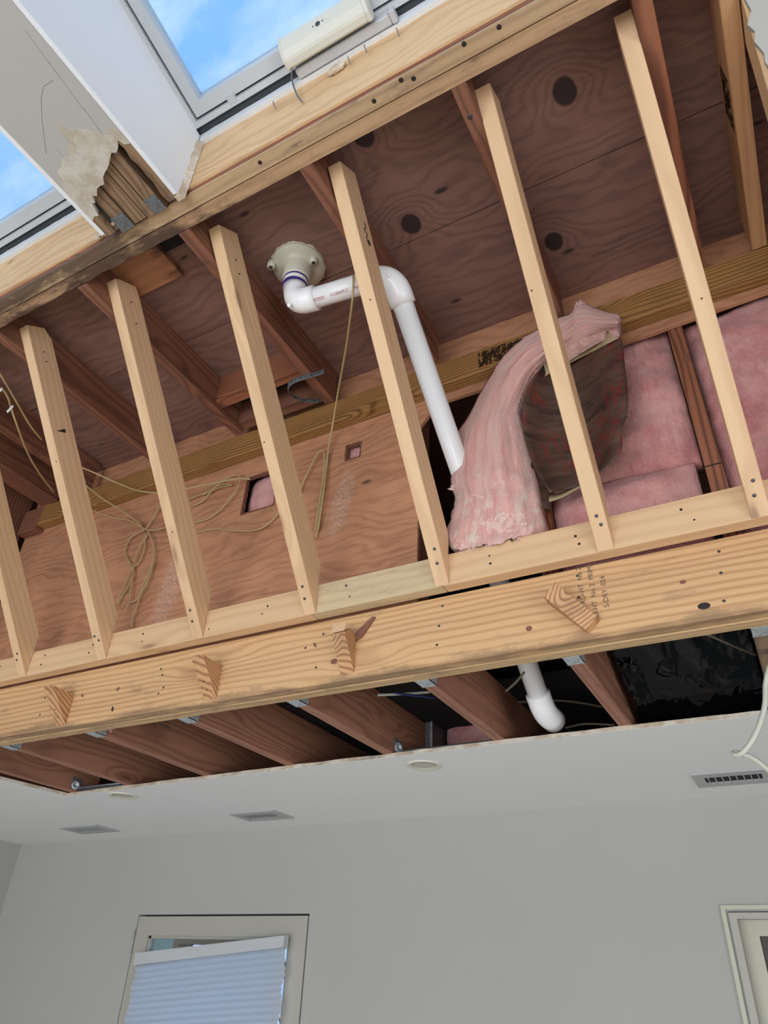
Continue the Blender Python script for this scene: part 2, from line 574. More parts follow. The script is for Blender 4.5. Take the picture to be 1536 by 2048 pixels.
M['void_black'] = m_plain('unlit_void_black', srgb(16, 15, 16), 0.9)  # darkness of the unlit bays put into the colour
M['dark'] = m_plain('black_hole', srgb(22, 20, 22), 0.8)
M['screw'] = m_metal('screw_steel', (0.12, 0.12, 0.12, 1), 0.4)
M['nailhole'] = m_plain('dark_nail', srgb(40, 30, 28), 0.7)
M['galv'] = m_metal('galvanized_steel', (0.62, 0.66, 0.68, 1), 0.5, 0.5)
M['galv_dark'] = m_metal('aged_galvanized_steel', (0.25, 0.27, 0.28, 1), 0.55, 0.6)
M['pvc'] = m_plain('white_pvc', srgb(248, 248, 248), 0.25)
M['pvc_cream'] = m_plain('cream_pvc', srgb(206, 202, 184), 0.4)
M['primer'] = m_plain('purple_primer', srgb(58, 44, 120), 0.4)
M['redink'] = m_plain('red_ink', srgb(176, 70, 82), 0.6)
t = NT('smeared_black_ink')
t.t.nodes.remove(t.b)
_i = t.n('BsdfDiffuse', Color=srgb(58, 44, 34))
_k = t.n('BsdfTransparent')
_x = t.n('MixShader')
t.set(_x.inputs[0], t.math('MULTIPLY', t.step(t.noise(t.vmul(t.n('TexCoord').outputs['Object'], (70, 70, 40)), 1.0, 6, 0.75), 0.56, 0.46), 0.85))
t.set(_x.inputs[1], _k.outputs[0])
t.set(_x.inputs[2], _i.outputs[0])
t.set(t.out.inputs['Surface'], _x.outputs[0])
M['smear'] = t.m
M['ink'] = m_plain('grey_stamp_ink', srgb(104, 82, 66), 0.7)
M['darkink'] = m_plain('black_stamp_ink', srgb(44, 34, 30), 0.7)
t = NT('pink_fiberglass_layers')
_f = t.n('Attribute', {'attribute_name': 'fibre'}).outputs['Vector']
_tc = t.n('TexCoord').outputs['Object']
_w = t.n('VectorMath', {'operation': 'MULTIPLY_ADD'}, _0=t.n('TexNoise', Vector=_tc, Scale=14.0, Detail=4.0).outputs['Color'], _1=(0.16, 0.0, 0.0), _2=_f).outputs[0]
_s1 = t.noise(t.vmul(_w, (34.0, 5.0, 1.0)), 1.0, 5, 0.7)
_s2 = t.noise(t.vmul(_w, (7.0, 2.2, 1.0)), 1.0, 3, 0.6)
_n3 = t.noise(_tc, 150.0, 4, 0.75)
_n4 = t.noise(_tc, 30.0, 6, 0.7)
_c = t.mix(t.step(_s2, 0.38, 0.64), srgb(250, 202, 190), srgb(244, 180, 169))
_c = t.mix(t.math('MULTIPLY', t.step(_s1, 0.50, 0.70), 0.55), _c, srgb(222, 132, 128))
_c = t.mix(t.math('MULTIPLY', t.step(_n3, 0.45, 0.7), 0.2), _c, srgb(248, 214, 202))
_foot = t.step(t.n('SeparateXYZ', Vector=_f).outputs['Y'], 0.66, 0.82)
_c = t.mix(t.math('MULTIPLY', t.math('MULTIPLY', _foot, t.step(_n4, 0.5, 0.64)), 0.75), _c, srgb(248, 232, 212))
t.bump(t.math('ADD', t.math('MULTIPLY', _s1, 1.4), t.math('ADD', t.math('MULTIPLY', _n4, 0.8), _n3)), 0.85, 0.006)
M['batt'] = t.fin(_c, 0.95, Sheen_Weight=0.3)
M['batt_pale'] = m_plain('pale_fibres', srgb(248, 222, 212), 0.9)
M['batt_plain'] = m_batt('pink_fiberglass', srgb(240, 196, 188), srgb(226, 158, 152), srgb(196, 108, 112))
M['batt_deep'] = m_batt('pink_fiberglass_in_wall', srgb(226, 168, 162), srgb(204, 130, 128), srgb(164, 82, 90))
M['kraft'] = m_kraft('dark_kraft_paper', srgb(96, 72, 58), srgb(56, 42, 36), 0.9)
M['kraft_edge'] = m_kraft('pale_kraft_flange', srgb(190, 172, 132), srgb(130, 106, 76))
M['wire'] = m_plain('tan_cable_sheath', srgb(188, 166, 118), 0.5)
M['wire_dim'] = m_plain('bay_shaded_cable', srgb(104, 94, 78), 0.6)  # cable sheath darkened, shade of the joist bays put into the colour
M['wire_white'] = m_plain('white_cable_sheath', srgb(204, 204, 190), 0.45)
M['wire_blue'] = m_plain('blue_cable', srgb(60, 66, 130), 0.5)
M['tagpaper'] = m_plain('white_label', srgb(226, 226, 222), 0.6)
M['trimwhite'] = m_plain('torn_white_trim_paint', srgb(228, 232, 234), 0.5)
M['doorwhite'] = m_plain('off_white_door_paint', srgb(178, 174, 163), 0.45)
M['casing'] = m_plain('cream_casing_paint', srgb(196, 193, 174), 0.45)
M['vent'] = m_plain('vent_grey', srgb(176, 178, 176), 0.45)
M['can'] = m_plain('light_trim_cream', srgb(222, 220, 206), 0.4)
M['glass'] = m_glass('clear_glass', 0.9)
M['skyglass'] = m_glass('dusty_skylight_glass', 0.95, dirt=0.8)
t = NT('black_plastic_sheet')
_n = t.noise(t.n('TexCoord').outputs['Object'], 38.0, 5, 0.65)
t.bump(_n, 0.15, 0.004)
M['poly'] = t.fin((0.002, 0.002, 0.0025, 1), 0.11, Specular_IOR_Level=0.22)
t = NT('cellular_shade_fabric')
t.b.inputs['Transmission Weight'].default_value = 0.0
_tr = t.n('BsdfTranslucent', Color=srgb(240, 245, 252))
_df = t.n('BsdfDiffuse', Color=srgb(214, 218, 226))
_mx = t.n('MixShader')
t.set(_mx.inputs[0], 0.62)
t.set(_mx.inputs[1], _df.outputs[0])
t.set(_mx.inputs[2], _tr.outputs[0])
t.set(t.out.inputs['Surface'], _mx.outputs[0])
M['shade'] = t.m
t = NT('foliage')
_n = t.noise(t.n('TexCoord').outputs['Object'], 14.0, 5, 0.7)
M['leaf'] = t.fin(t.mix(t.step(_n, 0.4, 0.65), srgb(40, 60, 36), srgb(120, 140, 120)), 0.7)
M['greenpost'] = m_plain('pale_green_paint', srgb(196, 214, 186), 0.5)

# ------------------------------------------------------------------ the setting
XL, XR, YB, YF = -4.18, 2.7, -3.2, 3.04     # room walls
ZC, ZCT = 0.662, 0.675                      # lower ceiling drywall underside and top
ZH = 1.70                                   # high ceiling underside by the skylights


def struct(o):
    return tag(o, kind='structure')


def struct_box(name, *a, **k):
    return struct(box(name, *a, **k))


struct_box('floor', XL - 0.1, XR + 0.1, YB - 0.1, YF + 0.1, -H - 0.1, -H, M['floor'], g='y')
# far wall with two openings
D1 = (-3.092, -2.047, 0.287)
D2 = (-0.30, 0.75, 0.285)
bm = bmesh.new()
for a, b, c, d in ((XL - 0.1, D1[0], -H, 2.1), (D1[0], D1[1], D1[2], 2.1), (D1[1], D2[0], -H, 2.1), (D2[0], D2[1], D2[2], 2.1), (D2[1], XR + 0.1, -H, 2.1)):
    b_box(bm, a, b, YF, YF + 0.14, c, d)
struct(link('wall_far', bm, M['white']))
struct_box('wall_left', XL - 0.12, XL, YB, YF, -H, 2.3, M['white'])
# right wall with an opening added for the side fill lamp
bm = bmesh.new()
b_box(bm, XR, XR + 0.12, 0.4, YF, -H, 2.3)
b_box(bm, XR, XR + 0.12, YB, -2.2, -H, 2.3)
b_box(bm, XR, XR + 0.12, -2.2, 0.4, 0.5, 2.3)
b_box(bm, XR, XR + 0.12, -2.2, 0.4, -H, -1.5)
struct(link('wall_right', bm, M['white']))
# back wall with a wide opening added for the fill lamp
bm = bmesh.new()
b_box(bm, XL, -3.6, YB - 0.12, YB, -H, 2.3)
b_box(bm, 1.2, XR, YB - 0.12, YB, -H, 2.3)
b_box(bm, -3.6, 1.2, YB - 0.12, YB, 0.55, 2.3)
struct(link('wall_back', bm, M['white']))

# lower ceiling: drywall with a ragged cut edge along the opened bays
rnd = random.Random(4)
CUT = [(-2.82, 1.50), (-2.84, 1.70), (-2.838, 1.88), (-2.815, 2.06), (-2.80, 2.19)]
edge = []
N = 110
for i in range(N + 1):
    x = -2.80 + (XR + 2.80) * i / N
    y = 2.19 - 0.06 * min(1, (x + 2.8) / 2.0) ** 0.7 + rnd.uniform(-0.0025, 0.0025)
    edge.append((x, y))
bm = bmesh.new()


def slab(bm, poly, z0, z1):
    b_prism(bm, poly, 2, z0, z1)


edge_top = [(x, y + 0.002 + 0.012 * max(0, noise.noise(Vector((x * 22, 1.7, 0.3))))) for x, y in edge]
vb = [bm.verts.new((x, y, ZC)) for x, y in edge]
vt = [bm.verts.new((x, y, ZCT)) for x, y in edge_top]
vbf = [bm.verts.new((x, YF, ZC)) for x, y in edge]
vtf = [bm.verts.new((x, YF, ZCT)) for x, y in edge]
for i in range(N):
    bm.faces.new((vb[i], vb[i + 1], vt[i + 1], vt[i]))
    bm.faces.new((vb[i], vbf[i], vbf[i + 1], vb[i + 1]))
    bm.faces.new((vt[i], vt[i + 1], vtf[i + 1], vtf[i]))
    bm.faces.new((vbf[i], vtf[i], vtf[i + 1], vbf[i + 1]))
slab(bm, [(XL, 1.50), (XL, YF)] + [(-2.80, YF)] + CUT[::-1], ZC, ZCT)
struct(link('ceiling', bm, M['ceil']))
# exposed gypsum core of the cut: thin torn band lining the cut edge
bm = bmesh.new()
va = [bm.verts.new((x, y - 0.0012, ZC + 0.0004)) for x, y in edge]
vc = [bm.verts.new((x, y - 0.0012 + 0.003 * noise.noise(Vector((x * 30, 0, 0))), ZCT + 0.0005)) for x, y in edge_top]
vd = [bm.verts.new((x, y + 0.012, ZCT + 0.001)) for x, y in edge_top]
for i in range(N):
    bm.faces.new((va[i], va[i + 1], vc[i + 1], vc[i]))
    bm.faces.new((vc[i], vc[i + 1], vd[i + 1], vd[i]))
pts = [(-2.84, 1.50)] + CUT[1:]
for (xa, ya), (xb, yb) in zip(pts[:-1], pts[1:]):
    q = [bm.verts.new(c) for c in ((xa + 0.0012, ya, ZC + 0.0004), (xb + 0.0012, yb, ZC + 0.0004), (xb + 0.0012, yb, ZCT), (xa + 0.0012, ya, ZCT))]
    bm.faces.new(q)
tag(link('trim_cut_edge', bm, M['gypsum']), kind='structure')

# high ceiling round the skylights and the well ends, on the camera's side
SKY = [(-2.55, -1.29), (-1.04, 0.24)]
SK_Y0, SK_Z0 = 0.629, 1.985
TAN = 0.255
SK_Y1 = -0.55


def skz(y):
    return SK_Z0 + (SK_Y0 - y) * TAN


bm = bmesh.new()
b_box(bm, XL, XR, YB, SK_Y1, ZH, ZH + 0.013)
b_box(bm, XL, SKY[0][0] - 0.02, SK_Y1, 0.655, ZH, ZH + 0.013)
b_box(bm, SKY[1][1] + 0.06, XR, SK_Y1, 0.655, ZH, ZH + 0.013)
struct(link('ceiling.001', bm, M['ceil']))
bm = bmesh.new()
b_box(bm, XL, XR, SK_Y1 - 0.06, SK_Y1, ZH + 0.013, skz(SK_Y1) + 0.1)
struct(link('wall_well_end', bm, M['shaft']))
bm = bmesh.new()
for xa, xb in ((SKY[0][0] - 0.06, SKY[0][0]), (SKY[1][1], SKY[1][1] + 0.06)):
    b_prism(bm, [(SK_Y1, ZH - 0.0), (0.640, ZH - 0.0), (0.640, skz(0.640)), (SK_Y1, skz(SK_Y1))], 0, xa, xb)
struct(link('wall_well_side', bm, M['shaft']))
# roof over everything outside the glass, keeps daylight out of the roof space
bm = bmesh.new()
for xa, xb in ((XL - 0.1, SKY[0][0]), (SKY[0][1], SKY[1][0]), (SKY[1][1], XR + 0.1)):
    b_prism(bm, [(SK_Y1 - 0.1, skz(SK_Y1 - 0.1) + 0.03), (0.70, skz(0.70) + 0.03), (0.70, skz(0.70) + 0.09), (SK_Y1 - 0.1, skz(SK_Y1 - 0.1) + 0.09)], 0, xa, xb)
b_box(bm, XL - 0.1, XR + 0.1, 0.655, YF + 0.14, 2.00, 2.06)
b_box(bm, XL - 0.1, XR + 0.1, YB, SK_Y1 - 0.05, 2.32, 2.36)
struct(link('ceiling_roof_underside', bm, M['rafter']))

# slanted ceiling drywall still in place right of the opening and left of it
SLOPE = 1.386


def on_slope(y, off=0.0):
    return 0.866 + (1.455 - y) * SLOPE + off


def slope_panel(name, outline, off, thick, mat):
    """outline in (x, y) laid on the sloping ceiling plane"""
    bm = bmesh.new()
    nrm = Vector((0, -0.811, -0.585))
    a = [bm.verts.new(Vector((x, y, on_slope(y))) + nrm * off) for x, y in outline]
    b = [bm.verts.new(Vector((x, y, on_slope(y))) + nrm * (off + thick)) for x, y in outline]
    bm.faces.new(a)
    bm.faces.new(b[::-1])
    n = len(a)
    for i in range(n):
        bm.faces.new((a[i], b[i], b[(i + 1) % n], a[(i + 1) % n]))
    return link(name, bm, mat)


rnd = random.Random(9)
tear = [(0.303, 0.80), (0.300, 0.852), (0.305, 0.868), (0.292, 0.882), (0.301, 0.893), (0.296, 0.905), (0.306, 0.922), (0.304, 0.932), (0.309, 0.945), (0.308, 0.960), (0.316, 0.975), (0.320, 1.00)]
struct(slope_panel('wall_slope', tear + [(0.36, 1.03), (0.45, 1.045), (XR, 1.06), (XR, 0.80)], 0.0005, 0.013, M['white']))
struct(slope_panel('wall_slope_left', [(-2.86, 0.76), (-2.86, 1.455), (XL, 1.455), (XL, 0.76)], 0.0005, 0.013, M['white']))
struct(slope_panel('wall_slope_right', [(1.3, 1.062), (1.3, 1.455), (XR, 1.455), (XR, 1.062)], 0.0005, 0.013, M['white']))

# roof space beyond the plywood wall: back enclosure so the bays read as a dark void
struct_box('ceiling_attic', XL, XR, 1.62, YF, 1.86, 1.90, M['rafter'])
struct_box('wall_attic_back', XL, XR, YF - 0.012, YF - 0.002, ZCT + 0.001, 1.86, M['void_black'])  # added black panel, keeps the void behind the bays dark
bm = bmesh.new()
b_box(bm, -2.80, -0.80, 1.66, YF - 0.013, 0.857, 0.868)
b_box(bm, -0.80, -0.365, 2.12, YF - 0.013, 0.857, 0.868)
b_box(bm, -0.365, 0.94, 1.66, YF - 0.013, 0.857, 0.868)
struct(link('ceiling_bay_cover', bm, M['void_black']))  # added black covers that shut light out of the bays
struct_box('wall_cavity_left', -2.80, -2.765, 0.735, 1.54, 0.87, 1.86, M['rafter'], g='z')
struct_box('wall_cavity_right', 0.95, 0.98, 0.735, 1.54, 0.87, 1.86, M['rafter'], g='z')
struct_box('wall_attic_left', -2.95, -2.90, 1.60, YF, ZCT + 0.001, 1.86, M['rafter'], g='z')

# ------------------------------------------------------------------ skylights
for i, (xa, xb) in enumerate(SKY):
    lab = ['skylight left of the white drywall beam, half hidden by it', 'large skylight right of the white beam with the cream motor box on it'][i]
    s = thing('skylight', ((xa + xb) / 2, SK_Y0, SK_Z0), lab, 'skylight', 'skylights above the header')
    g = 0.002

    def ring(name, i0, i1, dz0, dz1, mat):
        bm = bmesh.new()
        for (x0, x1, y0, y1) in ((xa + i0, xa + i1, SK_Y1 + i0, SK_Y0 - i0), (xb - i1, xb - i0, SK_Y1 + i0, SK_Y0 - i0),
                                 (xa + i1, xb - i1, SK_Y0 - i1, SK_Y0 - i0), (xa + i1, xb - i1, SK_Y1 + i0, SK_Y1 + i1)):
            b_prism(bm, [(y0, skz(y0) + dz0), (y1, skz(y1) + dz0), (y1, skz(y1) + dz1), (y0, skz(y0) + dz1)], 0, x0, x1)
        return link(name, bm, mat, s)
    ring('gasket', g, 0.010, 0.012, 0.06, M['gasket'])
    ring('outer_frame', 0.010, 0.024, 0.0, 0.06, M['frame'])
    ring('groove', 0.024, 0.030, 0.014, 0.06, M['gasket'])
    ring('sash', 0.030, 0.062, 0.006, 0.05, M['frame'])
    bm = bmesh.new()
    b_prism(bm, [(SK_Y1 + 0.06, skz(SK_Y1 + 0.06) + 0.03), (SK_Y0 - 0.06, skz(SK_Y0 - 0.06) + 0.03), (SK_Y0 - 0.06, skz(SK_Y0 - 0.06) + 0.036), (SK_Y1 + 0.06, skz(SK_Y1 + 0.06) + 0.036)], 0, xa + 0.06, xb - 0.06)
    link('pane', bm, M['skyglass'], s)
    box('gasket_strip', xa, xb, 0.6275, 0.6515, 1.996, 2.04, M['gasket'], s)
    if i == 1:
        box('latch', -0.900, -0.875, 0.592, 0.612, skz(0.60) - 0.004, skz(0.60) + 0.008, M['frame'], s)

# torn white drywall return over the plywood curb, one strip under each skylight
for i, (xa, xb) in enumerate(((-2.55, -1.295), (-1.035, 0.24))):
    rnd = random.Random(30 + i)
    n = 90
    bm = bmesh.new()
    low, top, lowb, topb = [], [], [], []
    for k in range(n + 1):
        x = xa + (xb - xa) * k / n
        zl = 1.957 + 0.006 * noise.noise(Vector((x * 9, i, 0))) + 0.003 * noise.noise(Vector((x * 45, i, 2)))
        zt = 1.990 + 0.007 * max(0, noise.noise(Vector((x * 26, i, 5))))
        low.append(bm.verts.new((x, 0.6405, zl)))
        top.append(bm.verts.new((x, 0.6385, zt)))
        lowb.append(bm.verts.new((x, 0.6520, zl + 0.001)))
        topb.append(bm.verts.new((x, 0.6520, 2.03)))
    for k in range(n):
        bm.faces.new((low[k], low[k + 1], top[k + 1], top[k]))
        bm.faces.new((lowb[k], lowb[k + 1], low[k + 1], low[k]))
        bm.faces.new((top[k], top[k + 1], topb[k + 1], topb[k]))
        bm.faces.new((topb[k], topb[k + 1], lowb[k + 1], lowb[k]))
    o = link('trim_%d' % (i + 1), bm, M['trimwhite'])
    struct(o)

# curb plywood (skylight well face above the header)
for nm, xa, xb, lab in (('curb_plywood', -1.045, 0.30, 'pale swirling plywood strip above the header, right of the white beam'),
                        ('curb_plywood', -2.62, -1.28, 'pale plywood strip above the header, left of the white beam')):
    tag(box(nm, xa, xb, 0.652, 0.668, 1.745, 1.985, M['curbply'], g='x'), lab, 'plywood', 'plywood strips above the header')
# dark reddish edge board between plywood and the header
tag(box('furring_strip', -2.62, 0.948, 0.6585, 0.6705, 1.7275, 1.7445, M['rafter_red'], g='x'), 'thin dark reddish wood strip between plywood and double header', 'board')

# ------------------------------------------------------------------ double header
hd = [(0.659, 0.6955, 'header', 'front board of the double header, dark nail marks, under the pale plywood', 1.7175, 'header_board'),
      (0.6985, 0.735, 'header_b', 'back board of the double header with mouldy stained edge beside the rafters', 1.7165, 'header_board')]
h1 = thing('header_board', (-1.1, 0.68, 1.7175), hd[0][3], 'board', 'doubled header boards')
prism('plank', [(0.659, 1.7175), (0.6955, 1.7175), (0.6955, 1.90), (0.672, 1.90), (0.672, 1.7265), (0.659, 1.7265)], 0, -2.765, 0.948, M['header'], h1, (1, 0, 0))
h2 = thing('header_board', (-1.1, 0.717, 1.7165), hd[1][3], 'board', 'doubled header boards')
# back board with an eaten lower edge
bm = bmesh.new()
n = 160
rows = []
for k in range(n + 1):
    x = -2.765 + (0.948 + 2.765) * k / n
    rot = max(0.0, min(1.0, (-0.95 - x) / 0.5))
    e = 0.010 * rot * max(0, noise.noise(Vector((x * 18, 3, 1))) + 0.35)
    e2 = 0.007 * rot * max(0, noise.noise(Vector((x * 26, 8, 4))) + 0.3)
    rows.append([bm.verts.new(c) for c in ((x, 0.6985, 1.7165 + e2 * 0.4), (x, 0.735 - e, 1.7165 + e2), (x, 0.735, 1.7165 + e + 0.004), (x, 0.735, 1.90), (x, 0.6985, 1.90))])
for a, b in zip(rows[:-1], rows[1:]):
    for k in range(5):
        bm.faces.new((a[k], a[(k + 1) % 5], b[(k + 1) % 5], b[k]))
bm.faces.new(rows[0])
bm.faces.new(rows[-1][::-1])
link('plank', bm, M['header_b'], h2, (1, 0, 0))


def disc(name, c, nrm, r, mat, parent, h=0.0015, seg=12):
    z = Vector(nrm).normalized()
    M4 = Matrix.Translation(Vector(c)) @ z.to_track_quat('Z', 'Y').to_matrix().to_4x4()
    return lathe(name, [(0, -0.002), (r, -0.002), (r, h * 0.4), (r * 0.72, h), (0, h * 0.55)], M4, mat, parent, seg)


for px, py in ((748, 202), (802, 160), (827, 157), (998, 54), (512 + 416, 88), (520, 325), (260, 490)):
    c = atz(px, py, 1.7175)
    if c.y < 0.695:
        disc('nail_head', c, (0, 0, -1), 0.0055, M['nailhole'], h1)

# ------------------------------------------------------------------ roof deck plywood
SEAM = 1.133
for xa, xb, ya, yb, lab in ((-2.765, -1.51, 0.7355, SEAM - 0.0015, 'dark reddish roof plywood behind the header, left half near the cable tags'),
                            (-1.508, 0.95, 0.7355, SEAM - 0.0015, 'dark roof plywood with big round knots behind the header, holding the drain'),
                            (-2.765, 0.10, SEAM + 0.0015, 1.54, 'dark roof plywood strip meeting the yellowish ledger'),
                            (0.102, 0.95, SEAM + 0.0015, 1.54, 'dark roof plywood at the upper right end over the ledger')):
    tag(box('roof_plywood', xa, xb, ya, yb, 1.857, 1.873, M['deck'], g='x'), lab, 'plywood', 'roof deck plywood panels')

# ------------------------------------------------------------------ rafters
RAF = [(-2.61, 0.10, 'rafter', 'wide old rafter at the far left edge beside the loose cables'),
       (-2.335, 0.038, 'rafter', 'old rafter left of the leftmost full-height stud top'),
       (-1.935, 0.038, 'rafter', 'old rafter starting beside the leftmost full stud top'),
       (-1.528, 0.038, 'rafter', 'old rafter beside the short blocking at the header'),
       (-1.127, 0.038, 'rafter', 'old rafter carrying the dark perforated metal strap'),
       (-0.722, 0.038, 'rafter', 'old rafter crossed by the white drain pipe'),
       (-0.303, 0.038, 'rafter', 'old orange-brown rafter with a nail head, right of the drain pipe elbow'),
       (0.100, 0.038, 'rafter_red', 'reddish strongly ridged rafter beside the rightmost long stud'),
       (0.257, 0.037, 'rafter_new', 'pale newer rafter with a big knot and black stamp, upper right')]
for x, w, mt, lab in RAF:
    r = thing('rafter', (x + w / 2, 1.1, 1.717), lab, 'rafter', 'roof rafters behind the header')
    box('plank', x, x + w, 0.7365, 1.496, 1.717, 1.8565, M[mt], r, g='y', bevel=0.0015)
    if x > -0.4 and x < 0:
        disc('nail_head', atz(940, 234, 1.717), (0, 0, -1), 0.006, M['screw'], r)
    if mt == 'rafter_new':
        box('stamp', x - 0.0008, x - 0.0003, 1.02, 1.15, 1.742, 1.825, M['smear'], r)
# blocks
hb = thing('header_block', (-1.39, 0.82, 1.838), 'flat brown wood block against the roof plywood behind the header, mould-stained corner with a black patch beside it', 'wood block')
box('plank', -1.4885, -1.294, 0.7365, 0.906, 1.838, 1.8565, M['block'], hb, g='x', bevel=0.001)
box('mould_patch', -1.293, -1.165, 0.7365, 0.825, 1.8540, 1.8568, M['dark'], hb)  # thin black plate set over the dark gap beside the block
tag(box('blocking', -1.4885, -1.1285, 1.325, 1.363, 1.735, 1.8565, M['rafter_red'], g='x'), 'reddish blocking between two rafters near the ledger, left of the metal strap', 'wood block')
tag(box('blocking', -1.4885, -1.1285, 1.455, 1.4945, 1.735, 1.8565, M['rafter'], g='x'), 'brown blocking board just above the ledger, left of the metal strap', 'wood block')
tag(box('blocking', -1.4885, -1.1285, 1.364, 1.454, 1.838, 1.8565, M['dark'], g='x'), 'black panel standing in for the dark gap between the two blocking boards', 'wood block')  # added black panel, darkness of the gap put into its colour

# ------------------------------------------------------------------ ledger and plywood wall
led = thing('ledger_board', (-1.2, 1.52, 1.60), 'yellowish treated ledger board along the top of the plywood wall', 'board')
box('plank', -2.60, 0.949, 1.4975, 1.5385, 1.618, 1.7165, M['ledger'], led, g='x', bevel=0.0015)
box('stamp', -0.548, -0.375, 1.4968, 1.4974, 1.636, 1.702, M['smear'], led)
tag(box('ledger_end_board', -2.72, -2.603, 1.4975, 1.5385, 1.60, 1.7165, M['rafter'], g='x', bevel=0.001), 'short brown board ending at the left end of the ledger', 'board')

# plywood wall with two cut-outs and the big opening at right
bm = bmesh.new()
Y0, Y1 = 1.540, 1.552
ZB, ZT = 0.868, 1.856
holes = [(-1.471, -1.330, 1.370, 1.530), (-1.050, -0.993, 1.466, 1.530)]
xs = [-2.72, -1.471, -1.330, -1.050, -0.993, -0.776]


def wallquad(x0, x1, z0, z1):
    b_box(bm, x0, x1, Y0, Y1, z0, z1)


wallquad(xs[0], xs[1], ZB, ZT)
wallquad(xs[1], xs[2], ZB, 1.370)
wallquad(xs[1], xs[2], 1.530, ZT)
wallquad(xs[2], xs[3], ZB, ZT)
wallquad(xs[3], xs[4], ZB, 1.466)
wallquad(xs[3], xs[4], 1.530, ZT)
wallquad(xs[4], xs[5], ZB, ZT)
bmesh.ops.remove_doubles(bm, verts=bm.verts, dist=0.0001)
pw = thing('plywood_wall_panel', (-1.75, 1.545, ZB), 'large orange-brown plywood wall panel with two cut-outs behind the studs', 'plywood')
link('panel', bm, M['wallply'], pw)
# ragged dark frayed edges of the cut-outs
for (xa, xb, za, zb) in holes:
    bm = bmesh.new()
    rr = random.Random(int(xa * 100))
    per = [(xa, za), (xb, za), (xb, zb), (xa, zb)]
    for q in range(4):
        (ax, az), (bx, bz) = per[q], per[(q + 1) % 4]
        L = math.hypot(bx - ax, bz - az)
        nn = int(L / 0.006)
        for k in range(nn):
            u = (k + 0.5) / nn
            s = rr.uniform(0.003, 0.008)
            cx, cz = ax + (bx - ax) * u, az + (bz - az) * u
            b_box(bm, cx - s / 2, cx + s / 2, 1.5385, 1.5535, cz - s / 2, cz + s / 2)
    link('frayed_edge', bm, M['rafter'], pw)
# plywood strip left over the opening, ragged lower edge
bm = bmesh.new()
n = 90
lo, hi, lo2, hi2 = [], [], [], []
for k in range(n + 1):
    x = -0.7755 + (0.95 + 0.7755) * k / n
    zz = 1.590 - 0.012 * math.sin((x + 0.77) * 3.2) + 0.004 * noise.noise(Vector((x * 14, 2, 2)))
    if x < -0.70:
        zz -= 0.085 * ((-0.70 - x) / 0.076) ** 1.2
    lo.append(bm.verts.new((x, Y0, zz)))
    hi.append(bm.verts.new((x, Y0, ZT)))
    lo2.append(bm.verts.new((x, Y1, zz)))
    hi2.append(bm.verts.new((x, Y1, ZT)))
for k in range(n):
    bm.faces.new((lo[k], lo[k + 1], hi[k + 1], hi[k]))
    bm.faces.new((lo2[k], hi2[k], hi2[k + 1], lo2[k + 1]))
    bm.faces.new((lo[k], lo2[k], lo2[k + 1], lo[k + 1]))
tag(link('plywood_strip', bm, M['wallply']), 'narrow plywood strip under the ledger, above the insulation bays', 'plywood')

# old wall studs behind the plywood
for x, mt, lab in ((-2.45, 'rafter', None), (-0.828, 'rafter', 'old dark wall stud just behind the plywood right edge'),
                   (-0.428, 'rafter_red', 'old dark red wall stud half hidden behind the fallen insulation'), (0.0, 'rafter_red', 'reddish-brown wall stud with a notch between two pink batts'),
                   (0.42, 'rafter_red', None)):
    if lab is None:
        continue
    w = thing('wall_stud', (x + 0.02, 1.60, 0.87), lab, 'stud', 'old wall studs behind the plywood')
    box('plank', x, x + 0.039, 1.555, 1.644, 0.868, 1.80, M[mt], w, g='z')
    if abs(x) < 0.01:
        bm = bmesh.new()
        b_lathe(bm, [(0, 0), (0.010, 0), (0.009, 0.003), (0, 0.003)], Matrix.Translation((x + 0.028, 1.5548, 1.462)) @ Matrix.Rotation(math.pi / 2, 4, 'X') @ Matrix.Diagonal((1, 1.6, 1, 1)), 20)
        link('notch', bm, M['rafter'], w)
        box('saw_cut', x - 0.0003, x + 0.0393, 1.5543, 1.556, 1.095, 1.098, M['dark'], w)

# ------------------------------------------------------------------ pink insulation in the wall bays
def pillow(name, x0, x1, z0, z1, yf, depth, mat, lab, seed, bulge=0.02, amp=0.012, grp='pink insulation batts in the wall bays'):
    bm = bmesh.new()
    nx, nz = max(6, int((x1 - x0) / 0.011)), max(6, int((z1 - z0) / 0.011))
    grid = []
    for j in range(nz + 1):
        row = []
        for i in range(nx + 1):
            u, v = i / nx, j / nz
            x, z = x0 + (x1 - x0) * u, z0 + (z1 - z0) * v
            e = min(1, 5 * min(u, 1 - u)) * min(1, 5 * min(v, 1 - v))
            q = Vector((x * 5 + seed, z * 7, seed))
            a = noise.fractal(q, 1.0, 2.0, 4) * amp * 2.0 + noise.noise(q * 5) * amp * 0.5
            ridge = abs(noise.noise(Vector((x * 4 + seed, z * 9 + x * 3, seed * 2)))) * amp * 2.2
            y = yf + 0.02 * (1 - math.sqrt(max(0, e))) - bulge * e + a - ridge + amp
            row.append(bm.verts.new((x, y, z)))
        grid.append(row)
    for j in range(nz):
        for i in range(nx):
            bm.faces.new((grid[j][i], grid[j][i + 1], grid[j + 1][i + 1], grid[j + 1][i]))
    border = [grid[0][i] for i in range(nx + 1)] + [grid[j][nx] for j in range(1, nz + 1)] + [grid[nz][i] for i in range(nx - 1, -1, -1)] + [grid[j][0] for j in range(nz - 1, 0, -1)]
    back = [bm.verts.new((v.co.x, yf + depth, v.co.z)) for v in border]
    n = len(border)
    for k in range(n):
        bm.faces.new((border[k], back[k], back[(k + 1) % n], border[(k + 1) % n]))
    bm.faces.new(back)
    o = link(name, bm, mat, shade=True)
    return tag(o, lab, 'insulation', grp)


